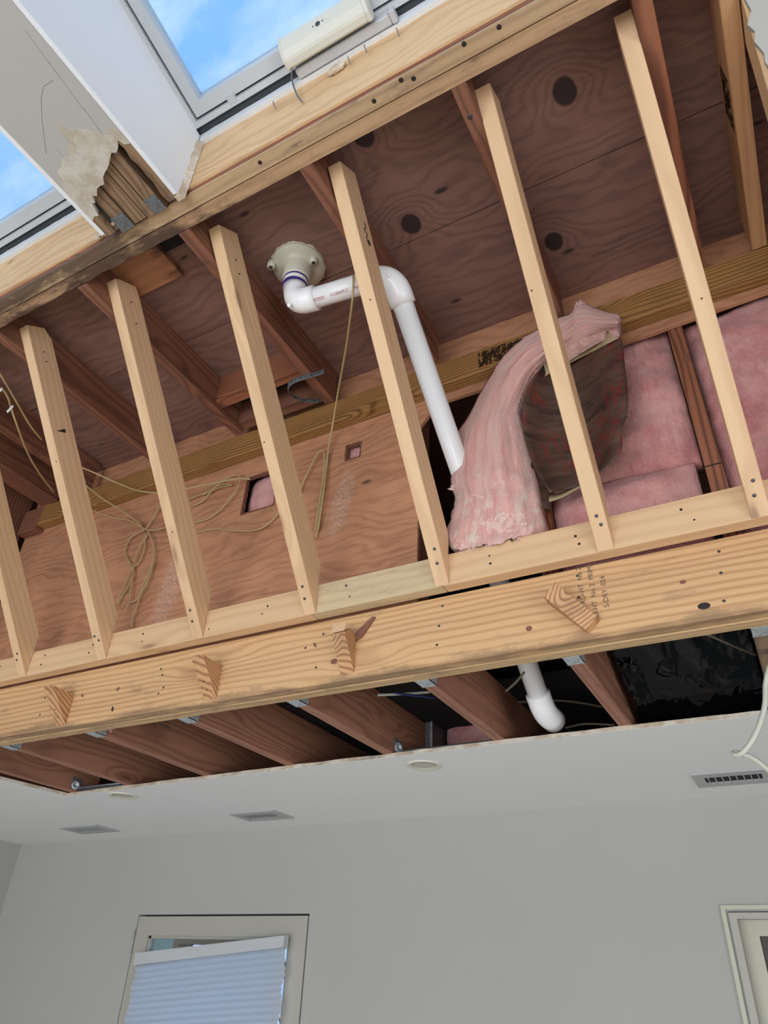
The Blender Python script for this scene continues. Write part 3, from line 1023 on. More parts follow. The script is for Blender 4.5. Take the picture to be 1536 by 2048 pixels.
pillow('insulation_batt', -0.387, -0.003, 1.150, 1.63, 1.575, 0.08, M['batt_deep'], 'pink insulation filling the bay left of the reddish wall stud', 3.1, 0.025, 0.010)
pillow('insulation_batt', 0.041, 0.42, 0.872, 1.63, 1.575, 0.08, M['batt_deep'], 'pink insulation filling the bay at the right edge of the photo', 8.3, 0.03, 0.010)
pillow('insulation_batt', -0.387, -0.02, 0.872, 1.148, 1.560, 0.08, M['batt_deep'], 'folded lower piece of pink insulation lying on the nailer, low in the bay', 5.7, 0.02, 0.010)
pillow('insulation_batt', -1.50, -1.29, 1.34, 1.56, 1.578, 0.06, M['batt_deep'], 'pink insulation seen through the large cut-out in the plywood wall', 1.3, 0.01, 0.006, 'pink insulation seen through the cut-outs')
pillow('insulation_batt', -1.08, -0.96, 1.43, 1.56, 1.570, 0.06, M['batt_deep'], 'pink insulation seen through the small cut-out in the plywood wall', 2.3, 0.01, 0.006, 'pink insulation seen through the cut-outs')

# ------------------------------------------------------------------ the long new slanted studs
DIR = Vector((0, -0.585, 0.811))
STUDS = [(-2.69, 'stud', 'new slanted stud cut off by the left edge of the photo', 0),
         (-2.288, 'stud', 'leftmost new slanted stud whose foot stands on the nailer', 0),
         (-1.8965, 'stud_b', 'new slanted stud with a notched scar, by the loose cable tags', 1),
         (-1.4895, 'stud_b', 'new slanted stud with a round knot at its clipped top, by the header block', 2),
         (-1.083, 'stud', 'new slanted stud in front of the large plywood cut-out', 0),
         (-0.679, 'stud_b', 'new slanted stud in front of the white drain pipe', 0),
         (-0.2655, 'stud', 'new slanted stud in front of the fallen pink insulation', 0),
         (0.0615, 'stud_b', 'rightmost long new slanted stud beside the reddish ridged rafter', 0),
         (0.297, 'stud', 'new slanted stud under the torn white drywall at the right edge', 0)]
for i, (x, mt, lab, cutstyle) in enumerate(STUDS):
    t1 = Vector((0.792, 1.784))
    A = (1.4545, 0.864)
    B = (1.4545, 1.016)
    T2 = (0.864, 1.836)
    T1 = (t1.x, t1.y)
    prof = [A, B, T2, T1]
    if cutstyle:
        prof = [A, B, (0.892, 1.797), (0.864, 1.829), (0.806, 1.795), T1] if cutstyle == 2 else [A, B, (0.886, 1.806), (0.848, 1.826), T1]
    s = thing('slanted_stud', (x + 0.019, 1.43, 0.864), lab, 'stud', 'new slanted studs between header and nailer')
    prism('plank', prof, 0, x, x + 0.038, M[mt], s, DIR, bevel=0.0012)
    nr = Vector((0, -0.811, -0.585))
    rr = random.Random(i)
    for k, (q, rad) in enumerate(((0.055, 0.0042), (0.088, 0.0042))):
        c = Vector((x + 0.019 + rr.uniform(-0.008, 0.008), 1.4545, 0.864)) + DIR * (q + rr.uniform(-0.01, 0.01))
        disc('screw', c, nr, rad, M['screw'], s)
    c = Vector((x + 0.019 + rr.uniform(-0.01, 0.01), 1.4545, 0.864)) + DIR * rr.uniform(0.3, 0.8)
    disc('nail', c, nr, 0.002, M['nailhole'], s)
    if i in (2, 3, 4):
        for q in (0.03, 0.075):
            c = Vector((x + 0.0382, 0.85, 1.79)) - DIR * (q + rr.uniform(0, 0.03)) + Vector((0, 0.0, -0.01))
            disc('nail', c, (1, 0, 0), 0.0028, M['nailhole'], s)
    if i == 2:
        bm = bmesh.new()
        b_prism(bm, [(1.02, 1.50), (1.052, 1.515), (1.045, 1.528)], 0, x + 0.0375, x + 0.0388)
        link('scar', bm, M['darkink'], s)
    if i == 5:
        bm = bmesh.new()
        pts = [Vector((x + 0.0383, 0.93, 1.70)), Vector((x + 0.0383, 0.937, 1.685)), Vector((x + 0.0383, 0.931, 1.672)), Vector((x + 0.0383, 0.948, 1.668)), Vector((x + 0.0383, 0.945, 1.652)), Vector((x + 0.0383, 0.962, 1.640)), Vector((x + 0.0383, 0.955, 1.655)), Vector((x + 0.0383, 0.968, 1.648))]
        b_tube(bm, smooth(pts, 3), 0.0016, 6)
        link('ink_scribble', bm, M['darkink'], s)

# ------------------------------------------------------------------ nailer (two lengths of new lumber on edge) in front of the beam top
NZ0, NZ1 = 0.865, 0.955
for xa, xb, mt, lab in ((-2.76, -1.062, 'nailer', 'left length of pale horizontal nailer under the studs'),
                        (-1.060, -0.662, 'nailer_worn', 'weathered greyish middle length of the horizontal nailer'),
                        (-0.660, 0.95, 'nailer', 'right length of pale horizontal nailer under the pink insulation')):
    nb = thing('nailer_board', ((xa + xb) / 2, 1.475, NZ0), lab, 'board', 'horizontal nailer lengths above the beam')
    box('plank', xa, xb, 1.455, 1.4935, NZ0, NZ1, M[mt], nb, g='x', bevel=0.0015)
    rr = random.Random(int(xa * 10))
    x = xa + 0.12
    while x < xb - 0.05:
        for zz in (0.03, 0.062):
            disc('nail', (x + rr.uniform(-0.02, 0.02), 1.455, NZ0 + zz + rr.uniform(-0.006, 0.006)), (0, -1, 0), rr.choice((0.0024, 0.0034)), M['nailhole'], nb)
        x += rr.uniform(0.19, 0.26)

# ------------------------------------------------------------------ the beam (two plies)
bt = thing('beam', (-1.0, 1.54, 0.675), 'long double-ply wooden beam carrying the ceiling joists, front face with knots', 'beam')
p1 = box('front_ply', -2.86, 0.95, 1.500, 1.5382, 0.676, 0.861, M['beam'], bt, g='x', bevel=0.002)
p2 = box('back_ply', -2.86, 0.95, 1.5395, 1.5775, 0.6745, 0.861, M['beam_low'], bt, g='x', bevel=0.002)
for px, py, rx, rz in ((236, 1378, .009, .006), (225, 1418, .005, .009), (165, 1391, .008, .005), (1366, 1164, .007, .005), (1408, 1212, .013, .008), (668, 1323, .011, .008), (1058, 1257, .008, .007), (630, 1290, .004, .009), (708, 1240, .0, .0)):
    if rx:
        c = aty(px, py, 1.500)
        bm = bmesh.new()
        b_lathe(bm, [(0, 0.0), (1, 0.0), (0.8, 0.0008), (0, 0.0008)], Matrix.Translation(c) @ Matrix.Rotation(math.pi / 2, 4, 'X') @ Matrix.Rotation(random.Random(px).uniform(-.6, .6), 4, 'Z') @ Matrix.Diagonal((rx, rz, 1, 1)), 14)
        link('knot', bm, M['nailhole'] if px in (225, 1408) else M['rafter'], p1)
for px, py in ((322, 1338), (327, 1375), (317, 1387), (325, 1350), (878, 1252), (885, 1212), (874, 1290), (611, 1296), (632, 1335), (647, 1268), (1157, 1195), (1155, 1152), (1448, 1202), (1442, 1146), (1438, 1103), (80, 1430), (90, 1396)):
    disc('nail', aty(px, py, 1.500), (0, -1, 0), 0.0034, M['screw'], bt)


# ink text helper: turns a font curve into a mesh, then maps it onto a surface
def text_mesh(txt, size):
    cu = bpy.data.curves.new('txt', 'FONT')
    cu.body = txt
    cu.size = size
    cu.resolution_u = 3
    o = bpy.data.objects.new('txt', cu)
    COL.objects.link(o)
    bpy.context.view_layer.update()
    dg = bpy.context.evaluated_depsgraph_get()
    me = bpy.data.meshes.new_from_object(o.evaluated_get(dg))
    bpy.data.objects.remove(o)
    bpy.data.curves.remove(cu)
    return me


def stamp(name, txt, size, fn, mat, parent, split=0):
    me = text_mesh(txt, size)
    bm = bmesh.new()
    bm.from_mesh(me)
    if split:
        bmesh.ops.triangulate(bm, faces=bm.faces)
        bmesh.ops.subdivide_edges(bm, edges=bm.edges, cuts=split)
    for v in bm.verts:
        v.co = fn(v.co)
    bpy.data.meshes.remove(me)
    return link(name, bm, mat, parent)


def on_beam(x0, z0):
    return lambda c: Vector((x0 - c.y, 1.4993, z0 + c.x))


for txt, x, z in (('KD-HT  No 2', -0.338, 0.765), ('KD-HT  No 2  PRIME', -0.312, 0.715), ('S-DRY  024', -0.286, 0.745)):
    stamp('grade_stamp', txt, 0.017, on_beam(x + 0.02, z), M['ink'], bt)

# the sawn-off old rafter ends still nailed to the beam
WG = [(-2.068, 0.783, 0.681, 0.088, 0, 'sawn wooden wedge on the beam front, leftmost of the four'),
      (-1.440, 0.785, 0.684, 0.090, 0, 'sawn wooden wedge on the beam front, second from the left'),
      (-0.975, 0.800, 0.690, 0.062, 0, 'broken stained wooden wedge with a pale splintered top on the beam'),
      (-0.348, 0.80, 0.70, 0.055, 1, 'loose tilted wooden wedge on the beam front below the stud by the insulation')]
for i, (x, zt, zb, pr, tilt, lab) in enumerate(WG):
    w = thing('rafter_end_block', (x + 0.02, 1.48, zb), lab, 'wood block', 'sawn rafter ends left on the beam')
    if i < 2:
        prism('block', [(1.4995, zb), (1.4995, zt), (1.4995 - pr, zt + 0.001)], 0, x, x + 0.044, M['offcut'], w, (0, -0.9, 0.45), bevel=0.001)
    elif i == 2:
        prism('block', [(1.4995, zb), (1.4995, zt - 0.01), (1.4995 - pr * 0.55, zt + 0.004), (1.4995 - pr, zt - 0.018)], 0, x, x + 0.040, M['offcut'], w, (0, -0.9, 0.45), bevel=0.001)
        bm = bmesh.new()
        b_prism(bm, [(1.4995 - pr * 0.50, zt + 0.010), (1.4995 - pr * 1.03, zt - 0.016), (1.4995 - pr * 0.9, zt + 0.012)], 0, x - 0.001, x + 0.040)
        link('splintered_top', bm, M['stud_b'], w)
        bm = bmesh.new()
        b_prism(bm, [(x + 0.038, zt + 0.004), (x + 0.038, zt - 0.022), (x + 0.060, zt - 0.012), (x + 0.098, zt + 0.038), (x + 0.09, zt + 0.042)], 1, 1.4945, 1.4994)
        link('torn_fibre', bm, M['rafter'], w)
    else:
        bm = bmesh.new()
        b_prism(bm, [(0.0, -0.062), (0.0, 0.062), (-pr, 0.058), (-0.022, -0.060)], 0, -0.021, 0.021)
        bmesh.ops.transform(bm, matrix=Matrix.Translation((-0.347, 1.4995, 0.748)) @ Matrix.Rotation(math.radians(-42), 4, 'Y'), verts=bm.verts)
        link('block', bm, M['offcut'], w, (0.5, -0.6, 0.45), bevel=0.001)
    for k in range(2):
        c = Vector((x + 0.02, 1.4995 - pr * (0.42 - 0.2 * k), zb + (zt - zb) * (0.42 - 0.2 * k)))
        if i < 2:
            disc('screw', c, (0, -0.75, -0.66), 0.0022, M['screw'], w)

# ------------------------------------------------------------------ ceiling joists and their hangers
JX = [-2.79, -2.440, -2.012, -1.610, -1.201, -0.796, -0.405, 0.004]
JL = ['ceiling joist at the far left corner of the ceiling cut', 'ceiling joist second from the left, under the beam left end', 'ceiling joist third from the left with pink fluff at its hanger',
      'ceiling joist beside the thin cables, middle left', 'ceiling joist left of the metal duct box', 'ceiling joist between the duct box and the white pipe',
      'ceiling joist right of the white pipe', 'mould-stained ceiling joist at the right edge by the white cable']
for x, lab in zip(JX, JL):
    j = thing('ceiling_joist', (x + 0.019, 2.2, 0.6755), lab, 'joist', 'ceiling joists hung from the beam')
    box('plank', x, x + 0.038, 1.5795, 2.75 if x > -2.7 else 2.3, 0.6765, 0.855, M['joist'] if x < 0 else M['rotten'], j, g='y', bevel=0.0015)
    if x > -2.7:
        h = bmesh.new()
        b_box(h, x - 0.003, x + 0.041, 1.5785, 1.627, 0.6742, 0.6760)
        b_box(h, x - 0.003, x - 0.0008, 1.5785, 1.625, 0.6742, 0.80)
        b_box(h, x + 0.0388, x + 0.041, 1.5785, 1.625, 0.6742, 0.80)
        link('joist_hanger', h, M['galv'], j)

# ------------------------------------------------------------------ drain flange and pipe
fl = thing('roof_drain', (-0.955, 1.050, 1.857), 'cream round drain flange with two bolt ears under the roof plywood', 'roof drain')
cx, cy = -0.955, 1.050
T = Matrix.Translation((cx, cy, 0))
lathe('flange', [(0, 1.8565), (0.080, 1.8565), (0.083, 1.850), (0.081, 1.8455), (0.060, 1.8415), (0.048, 1.837), (0.0445, 1.826), (0.0430, 1.785), (0.040, 1.7795), (0, 1.7795)], T, M['pvc_cream'], fl, 48)
for px, py in ((543, 527), (628, 518)):
    q = atz(px, py, 1.846)
    tube('bolt_ear', [(q.x, q.y, 1.8565), (q.x, q.y, 1.828)], 0.0125, M['pvc_cream'], fl, 14)
    disc('bolt', (q.x, q.y, 1.828), (0, 0, -1), 0.006, M['screw'], fl)
bm = bmesh.new()
b_prism(bm, [(cx + math.cos(k / 60 * 6.2832) * (0.084 + 0.007 * noise.noise(Vector((math.cos(k / 60 * 6.2832) * 3, math.sin(k / 60 * 6.2832) * 3, 1)))), cy + math.sin(k / 60 * 6.2832) * (0.084 + 0.008 * noise.noise(Vector((math.cos(k / 60 * 6.2832) * 6, math.sin(k / 60 * 6.2832) * 6, 7))))) for k in range(60)], 2, 1.8535, 1.8568)
link('torn_seal', bm, M['gypsum'], fl)
pp = thing('drain_pipe', (-0.63, 1.1, 1.66), 'white plastic drain pipe with two elbows running down through the plywood opening', 'pipe')
ZP = 1.672
E1 = Vector((-0.948, 1.052, ZP))
E2 = Vector((-0.640, 1.092, ZP))
LOW = Vector((-0.602, 2.018, 0.753))
d12 = (E2 - E1).normalized()
d2 = (LOW - E2).normalized()


def arc(c, a, b, r, n=10):
    """bend through corner c from direction a into direction b"""
    out = []
    p0, p1 = c - a * r, c + b * r
    for k in range(n + 1):
        t_ = k / n
        out.append(p0 * (1 - t_) ** 2 + c * 2 * t_ * (1 - t_) + p1 * t_ ** 2)
    return out


up = Vector((0, 0, -1))
lathe('coupling', [(0.036, 1.795), (0.0385, 1.790), (0.0385, 1.748), (0.036, 1.742), (0.03, 1.742)], T, M['pvc'], pp, 36)
lathe('primer_ring', [(0.0362, 1.779), (0.0392, 1.777), (0.0394, 1.771), (0.0389, 1.770)], T, M['primer'], pp, 36)
lathe('primer_ring', [(0.0362, 1.755), (0.0389, 1.754), (0.0391, 1.746), (0.0362, 1.741)], T, M['primer'], pp, 36)
R0, R1 = 0.0301, 0.0368
tube('elbow', [Vector((cx, cy, 1.744))] + arc(E1, up, d12, 0.052) + [E1 + d12 * 0.072], R1, M['pvc'], pp, 32)
tube('elbow', [E2 - d12 * 0.072] + arc(E2, d12, d2, 0.060) + [E2 + d2 * 0.088], R1, M['pvc'], pp, 32)
tube('horizontal_run', [E1 + d12 * 0.06, E2 - d12 * 0.06], R0, M['pvc'], pp, 32)
tube('sloping_run', [E2 + d2 * 0.07, LOW - d2 * 0.002], R0, M['pvc'], pp, 32)
dy = Vector((0.05, 1, 0)).normalized()
tube('elbow', [LOW - d2 * 0.012, LOW + d2 * 0.001] + arc(LOW + d2 * 0.052, d2, dy, 0.04) + [LOW + d2 * 0.052 + dy * 0.08], R1, M['pvc'], pp, 32)
for c, a in ((E1, d12), (E2, d2)):
    disc('mould_mark', c + Vector((0.0, -0.6, -0.8)).normalized() * R1 * 1.03, (0, -0.6, -0.8), 0.006, M['pvc'], pp)
# red print along the horizontal run
n_in = Vector((0, 0, -1))
side = d12.cross(Vector((0, 0, 1))).normalized()
if side.y > 0:
    side = -side


def on_pipe(u0, ang0):
    def f(c):
        ang = ang0 + c.y / R0
        rad = side * math.sin(ang) + Vector((0, 0, -1)) * math.cos(ang)
        return E1 + d12 * (u0 + c.x) + rad * (R0 + 0.0006)
    return f


for txt, u in (('0/2025', 0.071), ('12:38AM', 0.123), ('C', 0.172), ('MA', 0.197)):
    stamp('printed_text', txt, 0.0128, on_pipe(u, -0.05 + 0.35), M['redink'], pp, 2)

# ------------------------------------------------------------------ fallen pink batt arching out of the bay
ST = [((1238, 629), (1234, 657)), ((1201, 620), (1200, 662)), ((1158, 604), (1160, 680)), ((1141, 626), (1126, 697)), ((1112, 637), (1100, 712)), ((1072, 660), (1083, 729)), ((1043, 677), (1068, 742)),
      ((1000, 719), (1058, 760)), ((984, 746), (1048, 785)), ((960, 786), (1040, 806)), ((940, 826), (1037, 822)), ((920, 858), (1043, 846)), ((909, 889), (1052, 876)), ((906, 932), (1060, 906)),
      ((902, 967), (1067, 938)), ((910, 1000), (1071, 966)), ((902, 1030), (1074, 1005)), ((894, 1062), (1083, 1040)), ((895, 1085), (1078, 1062)), ((905, 1099), (1060, 1080))]
outer = smooth([Vector((a[0], a[1], 0)) for a, b in ST], 4)
inner = smooth([Vector((b[0], b[1], 0)) for a, b in ST], 4)
NS = len(outer)
bm = bmesh.new()
rings = []
fib = {}
NC = 26
ND = 7
for k in range(NS):
    t_ = k / (NS - 1)
    yf = 1.435 + 0.03 * math.sin(t_ * 3.0) - 0.05 * max(0, 0.5 - t_) + 0.018 * max(0, t_ - 0.6)
    dep = 0.05 + 0.07 * min(1, t_ * 2.2) - 0.05 * max(0, t_ - 0.75)
    row = []
    o2, i2 = outer[k], inner[k]
    for c in range(NC + 1):
        u = c / NC
        jag = 3.0 * noise.noise(Vector((k * 0.9, c * 0.8, 4)))
        px = o2.x + (i2.x - o2.x) * u
        py = o2.y + (i2.y - o2.y) * u
        if c in (0, NC):
            px += jag * 0.8 + 2.5 * noise.noise(Vector((k * 2.3, c, 9)))
            py += jag * 0.8
        bul = 0.035 * (abs(2 * u - 1) ** 2.6)
        fol = 0.010 * noise.noise(Vector((u * 7, t_ * 5, 1))) + 0.004 * noise.noise(Vector((u * 24, t_ * 9, 2)))
        if t_ > 0.7:
            fol += 0.012 * noise.noise(Vector((u * 6, t_ * 20, 7)))
        fol -= 0.018 * abs(noise.noise(Vector((u * 16, t_ * 3, 5))))
        v_ = bm.verts.new(aty(px, py, yf + bul + fol))
        if v_.co.y > 1.450:
            v_.co.z = max(v_.co.z, 0.9565)
        fib[v_] = (u, t_)
        row.append(v_)
    q0, q1 = aty(o2.x, o2.y, yf), aty(i2.x, i2.y, yf)
    back = []
    for c in range(NC + 1):
        u = c / NC
        p = q1.lerp(q0, u)
        v_ = bm.verts.new((p.x, min(p.y + dep - 0.02 * (abs(2 * u - 1) ** 2), 1.493 if p.z > 1.50 else 1.525), max(p.z, 0.9565)))
        fib[v_] = (1 - u, t_)
        back.append(v_)
    rings.append(row + back)
for a, b in zip(rings[:-1], rings[1:]):
    m = len(a)
    for k in range(m):
        bm.faces.new((a[k], a[(k + 1) % m], b[(k + 1) % m], b[k]))
bm.faces.new(rings[0])
bm.faces.new(rings[-1][::-1])
fb = thing('fallen_insulation_batt', (-0.55, 1.47, 0.955), 'big piece of pink insulation arching out of the wall, paper side facing right', 'insulation')
bm.verts.ensure_lookup_table()
fv = [fib[v] for v in bm.verts]
batt = link('fiberglass', bm, M['batt'], fb, shade=True)
at_ = batt.data.attributes.new('fibre', 'FLOAT_VECTOR', 'POINT')
for i_, (u_, t__) in enumerate(fv):
    at_.data[i_].vector = (u_, t__, 0.0)
# ragged tufts on its torn end and foot
rr = random.Random(12)
bm = bmesh.new()
for (px, py, r_, n_) in ((1232, 642, 7, 26), (1160, 608, 7, 20), (1020, 1042, 30, 60), (902, 975, 5, 10), (1000, 1050, 26, 30), (930, 1088, 20, 24), (960, 1000, 20, 10)):
    for k in range(n_):
        x, y = px + rr.uniform(-r_, r_), py + rr.uniform(-r_ * .6, r_ * .6)
        c = aty(x, y, 1.412 + rr.uniform(-0.008, 0.004) + (0.03 if py < 700 else 0.0))
        pth = [c + Vector((rr.uniform(-.007, .007), rr.uniform(-.004, .004), rr.uniform(-.005, .005))) for _ in range(4)]
        b_tube(bm, smooth(pth, 3), 0.0005, 4)
tag(link('loose_fibres', bm, M['batt_pale'], fb), kind='stuff')
# kraft paper facing: hangs as a hollow curtain on the right of the arch
LFT = [(1086, 731), (1062, 760), (1046, 805), (1044, 850), (1054, 895), (1066, 930), (1084, 962), (1100, 986)]
RGT = [(1234, 657), (1246, 692), (1250, 735), (1256, 780), (1255, 828), (1244, 860), (1242, 905), (1200, 948)]
lf = smooth([Vector((a, b, 0)) for a, b in LFT], 3)
rt = smooth([Vector((a, b, 0)) for a, b in RGT], 3)


def kraft_pt(px, py, u, v):
    y = 1.455 + 0.085 * math.sin(math.pi * min(1, u * 1.15 + 0.02)) * (0.35 + 0.65 * math.sin(math.pi * min(1, v * 0.9 + 0.1))) + 0.006 * noise.noise(Vector((u * 5, v * 9, 3)))
    return aty(px, py, min(y, 1.535))


grid = []
for k in range(len(lf)):
    v = k / (len(lf) - 1)
    row = []
    for c in range(19):
        u = c / 18
        row.append(kraft_pt(lf[k].x + (rt[k].x - lf[k].x) * u, lf[k].y + (rt[k].y - lf[k].y) * u + 10 * math.sin(math.pi * u) * (v - 0.3), u, v))
    grid.append(row)
sheet('kraft_facing', grid, M['kraft'], fb, 0.001)
# pale stapling flange along its upper edge and the lower lip
grid = []
for q in range(4):
    row = []
    for c in range(15):
        u = c / 14
        px, py = 1088 + (1234 - 1088) * u, 731 + (657 - 731) * u
        row.append(kraft_pt(px + q * 2.0, py - 2 + q * 8.0, u, 0.02) + Vector((0, -0.006, 0)))
    grid.append(row)
sheet('paper_flange', grid, M['kraft_edge'], fb, 0.0008)
grid = []
for q in range(3):
    row = []
    for c in range(12):
        u = c / 11
        px, py = 1098 + (1242 - 1098) * u, 992 - 8 * u - 86 * u ** 1.5
        row.append(aty(px, py + q * 6 * (1 - 0.3 * u), 1.50 - 0.01 * q))
    grid.append(row)
sheet('paper_flange', grid, M['kraft_edge'], fb, 0.0008)
# brown flap hanging down below the fold
sheet('paper_flap', [[aty(1062 + 6 * u, 925 + 40 * v + 0 * u, 1.50).lerp(aty(1104, 985 - 30 * (1 - v), 1.53), u) for u in (0, .33, .66, 1)] for v in (0, .5, 1, 1.6, 2.2)], M['kraft'], fb, 0.001)

# ------------------------------------------------------------------ white drywall wrapped beam between skylights
WX0, WX1 = -1.290, -1.040
wb = thing('wrapped_beam', (-1.165, 0.2, ZH - 0.01), 'white drywall-wrapped beam between the skylights with a rotten exposed end', 'beam')
# bottom panel with torn end
zb0, zb1 = 1.690, 1.702
bm = bmesh.new()
TE = [(WX0, 0.585), (-1.275, 0.575), (-1.262, 0.580), (-1.250, 0.545), (-1.241, 0.548), (-1.232, 0.530), (-1.222, 0.537), (-1.213, 0.528), (-1.205, 0.522), (-1.192, 0.520), (-1.180, 0.522), (-1.17, 0.508), (-1.155, 0.500),
      (-1.140, 0.495), (-1.125, 0.487), (-1.112, 0.478), (-1.100, 0.470), (-1.088, 0.476), (-1.075, 0.468), (-1.062, 0.455), (-1.056, 0.47), (WX1 - 0.001, 0.475)]
# keep long side slivers that run on to the header
b_prism(bm, [(WX0, SK_Y1)] + TE + [(WX1 - 0.001, SK_Y1)], 2, zb0, zb1)
link('bottom_drywall', bm, M['beamwrap_shaded'], wb)
# side panels up to the frames
bm = bmesh.new()
b_prism(bm, [(SK_Y1, zb0), (0.630, zb0), (0.636, 1.72), (0.634, 1.76), (0.639, 1.82), (0.635, 1.86), (0.638, 1.92), (0.636, skz(0.636)), (SK_Y1, skz(SK_Y1))], 0, WX1, WX1 + 0.0125)
link('side_drywall', bm, M['shaft'], wb)
bm = bmesh.new()
b_prism(bm, [(SK_Y1, zb0), (0.630, zb0), (0.636, 1.76), (0.636, skz(0.636)), (SK_Y1, skz(SK_Y1))], 0, WX0 - 0.0125, WX0)
link('side_drywall', bm, M['shaft'], wb)
# torn gypsum end of the right side panel
bm = bmesh.new()
prev = None
n = 40
for k in range(n + 1):
    z = zb0 + (skz(0.636) - zb0 - 0.03) * k / n
    w_ = 0.004 + 0.006 * abs(noise.noise(Vector((z * 60, 1, 1))))
    o_ = 0.004 * noise.noise(Vector((z * 35, 4, 1)))
    r_ = [bm.verts.new(c) for c in ((WX1 - 0.002, 0.634 + o_, z), (WX1 + 0.0135, 0.632 + o_, z), (WX1 + 0.016 + w_, 0.6505, z), (WX1 - 0.002, 0.6505, z))]
    if prev:
        for q in range(4):
            bm.faces.new((prev[q], prev[(q + 1) % 4], r_[(q + 1) % 4], r_[q]))
    else:
        bm.faces.new(r_)
    prev = r_
bm.faces.new(prev[::-1])
link('torn_edge', bm, M['gypsum'], wb)
# peeled paper patch around the rot: irregular plate standing just proud of the panel
bm = bmesh.new()
PE = [(-1.2885, 0.50), (-1.284, 0.478), (-1.268, 0.470), (-1.262, 0.445), (-1.240, 0.440), (-1.222, 0.425), (-1.205, 0.430), (-1.188, 0.410), (-1.172, 0.414), (-1.166, 0.372), (-1.158, 0.366), (-1.150, 0.385), (-1.120, 0.400), (-1.095, 0.420),
      (-1.075, 0.440), (-1.058, 0.425), (-1.046, 0.440), (-1.0415, 0.45)]
b_prism(bm, PE + [(x, y + 0.003) for x, y in TE[::-1] if True], 2, zb0 - 0.0012, zb0 + 0.003)
link('peeled_paper', bm, M['paper'], wb)
# hairline cracks
for pth in ([(126, 163), (160, 210), (172, 222), (171, 222), (220, 288), (262, 333)], [(107, 160), (88, 172), (82, 195), (84, 240), (90, 290), (93, 308)], [(114, 300), (150, 343), (192, 390)], [(50, 60), (90, 115), (126, 163)]):
    c = [atz(px, py, zb0 - 0.0003) for px, py in pth]
    tube('crack', c, 0.00035, M['galv_dark'], wb, 5)
# exposed plies with gaps, rotten, and their hangers
for k, xa in enumerate((-1.2500, -1.2015, -1.1300)):
    w_ = (0.042, 0.040, 0.038)[k]
    tag(box('joist_ply', xa, xa + w_, 0.30 if k else 0.30, 0.6555 if k != 1 else 0.652, 1.7045, 1.86, M['rotten'], wb, g='y', bevel=0.001), 'rotten brown wood ply')
box('joist_ply', -1.157, -1.134, 0.30, 0.654, 1.7045, 1.86, M['rotten'], wb, g='y')
for xa, xb in ((-1.2515, -1.207), (-1.1315, -1.0905)):
    box('metal_hanger', xa, xb, 0.610, 0.6545, 1.7015, 1.7043, M['galv_dark'], wb)
# flanking torn drywall slivers that still reach the header
for xa, xb, y1 in ((WX0, -1.262, 0.640), (-1.066, WX1 - 0.0005, 0.640)):
    bm = bmesh.new()
    n = 26
    prev = None
    for k in range(n + 1):
        y = 0.46 + (y1 - 0.46) * k / n
        a_ = 0.005 * noise.noise(Vector((y * 60, xa * 10, 0)))
        if xa == WX0:
            c4 = ((xa + 0.0005, y, zb0 + 0.0005), (xb + a_, y, zb0 + 0.0005), (xb + a_, y, zb1 + 0.001), (xa + 0.0005, y, zb1 + 0.001))
        else:
            c4 = ((xa + a_, y, zb0 + 0.0005), (xb, y, zb0 + 0.0005), (xb, y, zb1 + 0.001), (xa + a_, y, zb1 + 0.001))
        r_ = [bm.verts.new(c) for c in c4]
        if prev:
            for q in range(4):
                bm.faces.new((prev[q], prev[(q + 1) % 4], r_[(q + 1) % 4], r_[q]))
        else:
            bm.faces.new(r_)
        prev = r_
    bm.faces.new(prev[::-1])
    link('rotten_sliver', bm, M['rotten'], wb, (0, 1, 0))
# crumbs at the header joint
bm = bmesh.new()
rr = random.Random(8)
for k in range(46):
    x, s = rr.uniform(-1.36, -1.265), rr.uniform(0.003, 0.007)
    y = 0.648 - (x + 1.265) * -0.02 + rr.uniform(-0.006, 0.003)
    q = b_box(bm, x, x + s * 1.6, y - s, y, 1.727 + rr.uniform(-0.006, 0.006), 1.732 + rr.uniform(0, 0.006))
tag(link('plaster_crumbs', bm, M['gypsum'], wb), kind='stuff')

# ------------------------------------------------------------------ skylight motor box, backing plate
mb = thing('window_motor', (-0.56, 0.585, 1.94), 'cream plastic skylight motor cover over the lower frame of the right skylight', 'motor')
xa, xb = -0.690, -0.452
bm = bmesh.new()
b_prism(bm, [(0.578, 1.945), (0.600, 1.943), (0.606, 1.965), (0.604, 1.984), (0.545, 2.003), (0.547, 1.985), (0.558, 1.962)], 0, xa, xb)
link('cover', bm, M['motor'], mb, bevel=0.004, shade=False)
for x0, x1 in ((xa - 0.004, xa + 0.004), (xb - 0.004, xb + 0.008)):
    bm = bmesh.new()
    b_prism(bm, [(0.577, 1.942), (0.601, 1.941), (0.607, 1.965), (0.605, 1.986), (0.542, 2.004), (0.544, 1.984), (0.555, 1.960)], 0, x0, x1)
    link('end_cap', bm, M['motor'], mb, bevel=0.003)
disc('socket', ((xa + xb) / 2 - 0.005, 0.5535, 1.972), (0, -0.9, -0.45), 0.007, M['gasket'], mb)
for s_ in (-1, 1):
    disc('pin_hole', ((xa + xb) / 2 - 0.005 + s_ * 0.014, 0.5535, 1.972), (0, -0.9, -0.45), 0.002, M['gasket'], mb)
box('backing_plate', -0.684, -0.409, 0.6125, 0.6375, 1.958, 1.984, M['plate'], mb, bevel=0.003)
box('end_lug', -0.408, -0.394, 0.6075, 0.6375, 1.956, 1.984, M['plate'], mb, bevel=0.002)
tube('motor_lead', smooth([aty(585, 138, 0.60), aty(583, 150, 0.62), aty(586, 168, 0.634), aty(591, 183, 0.636), aty(595, 192, 0.640), aty(604, 204, 0.645)], 5), 0.0022, M['galv_dark'], mb, 8)

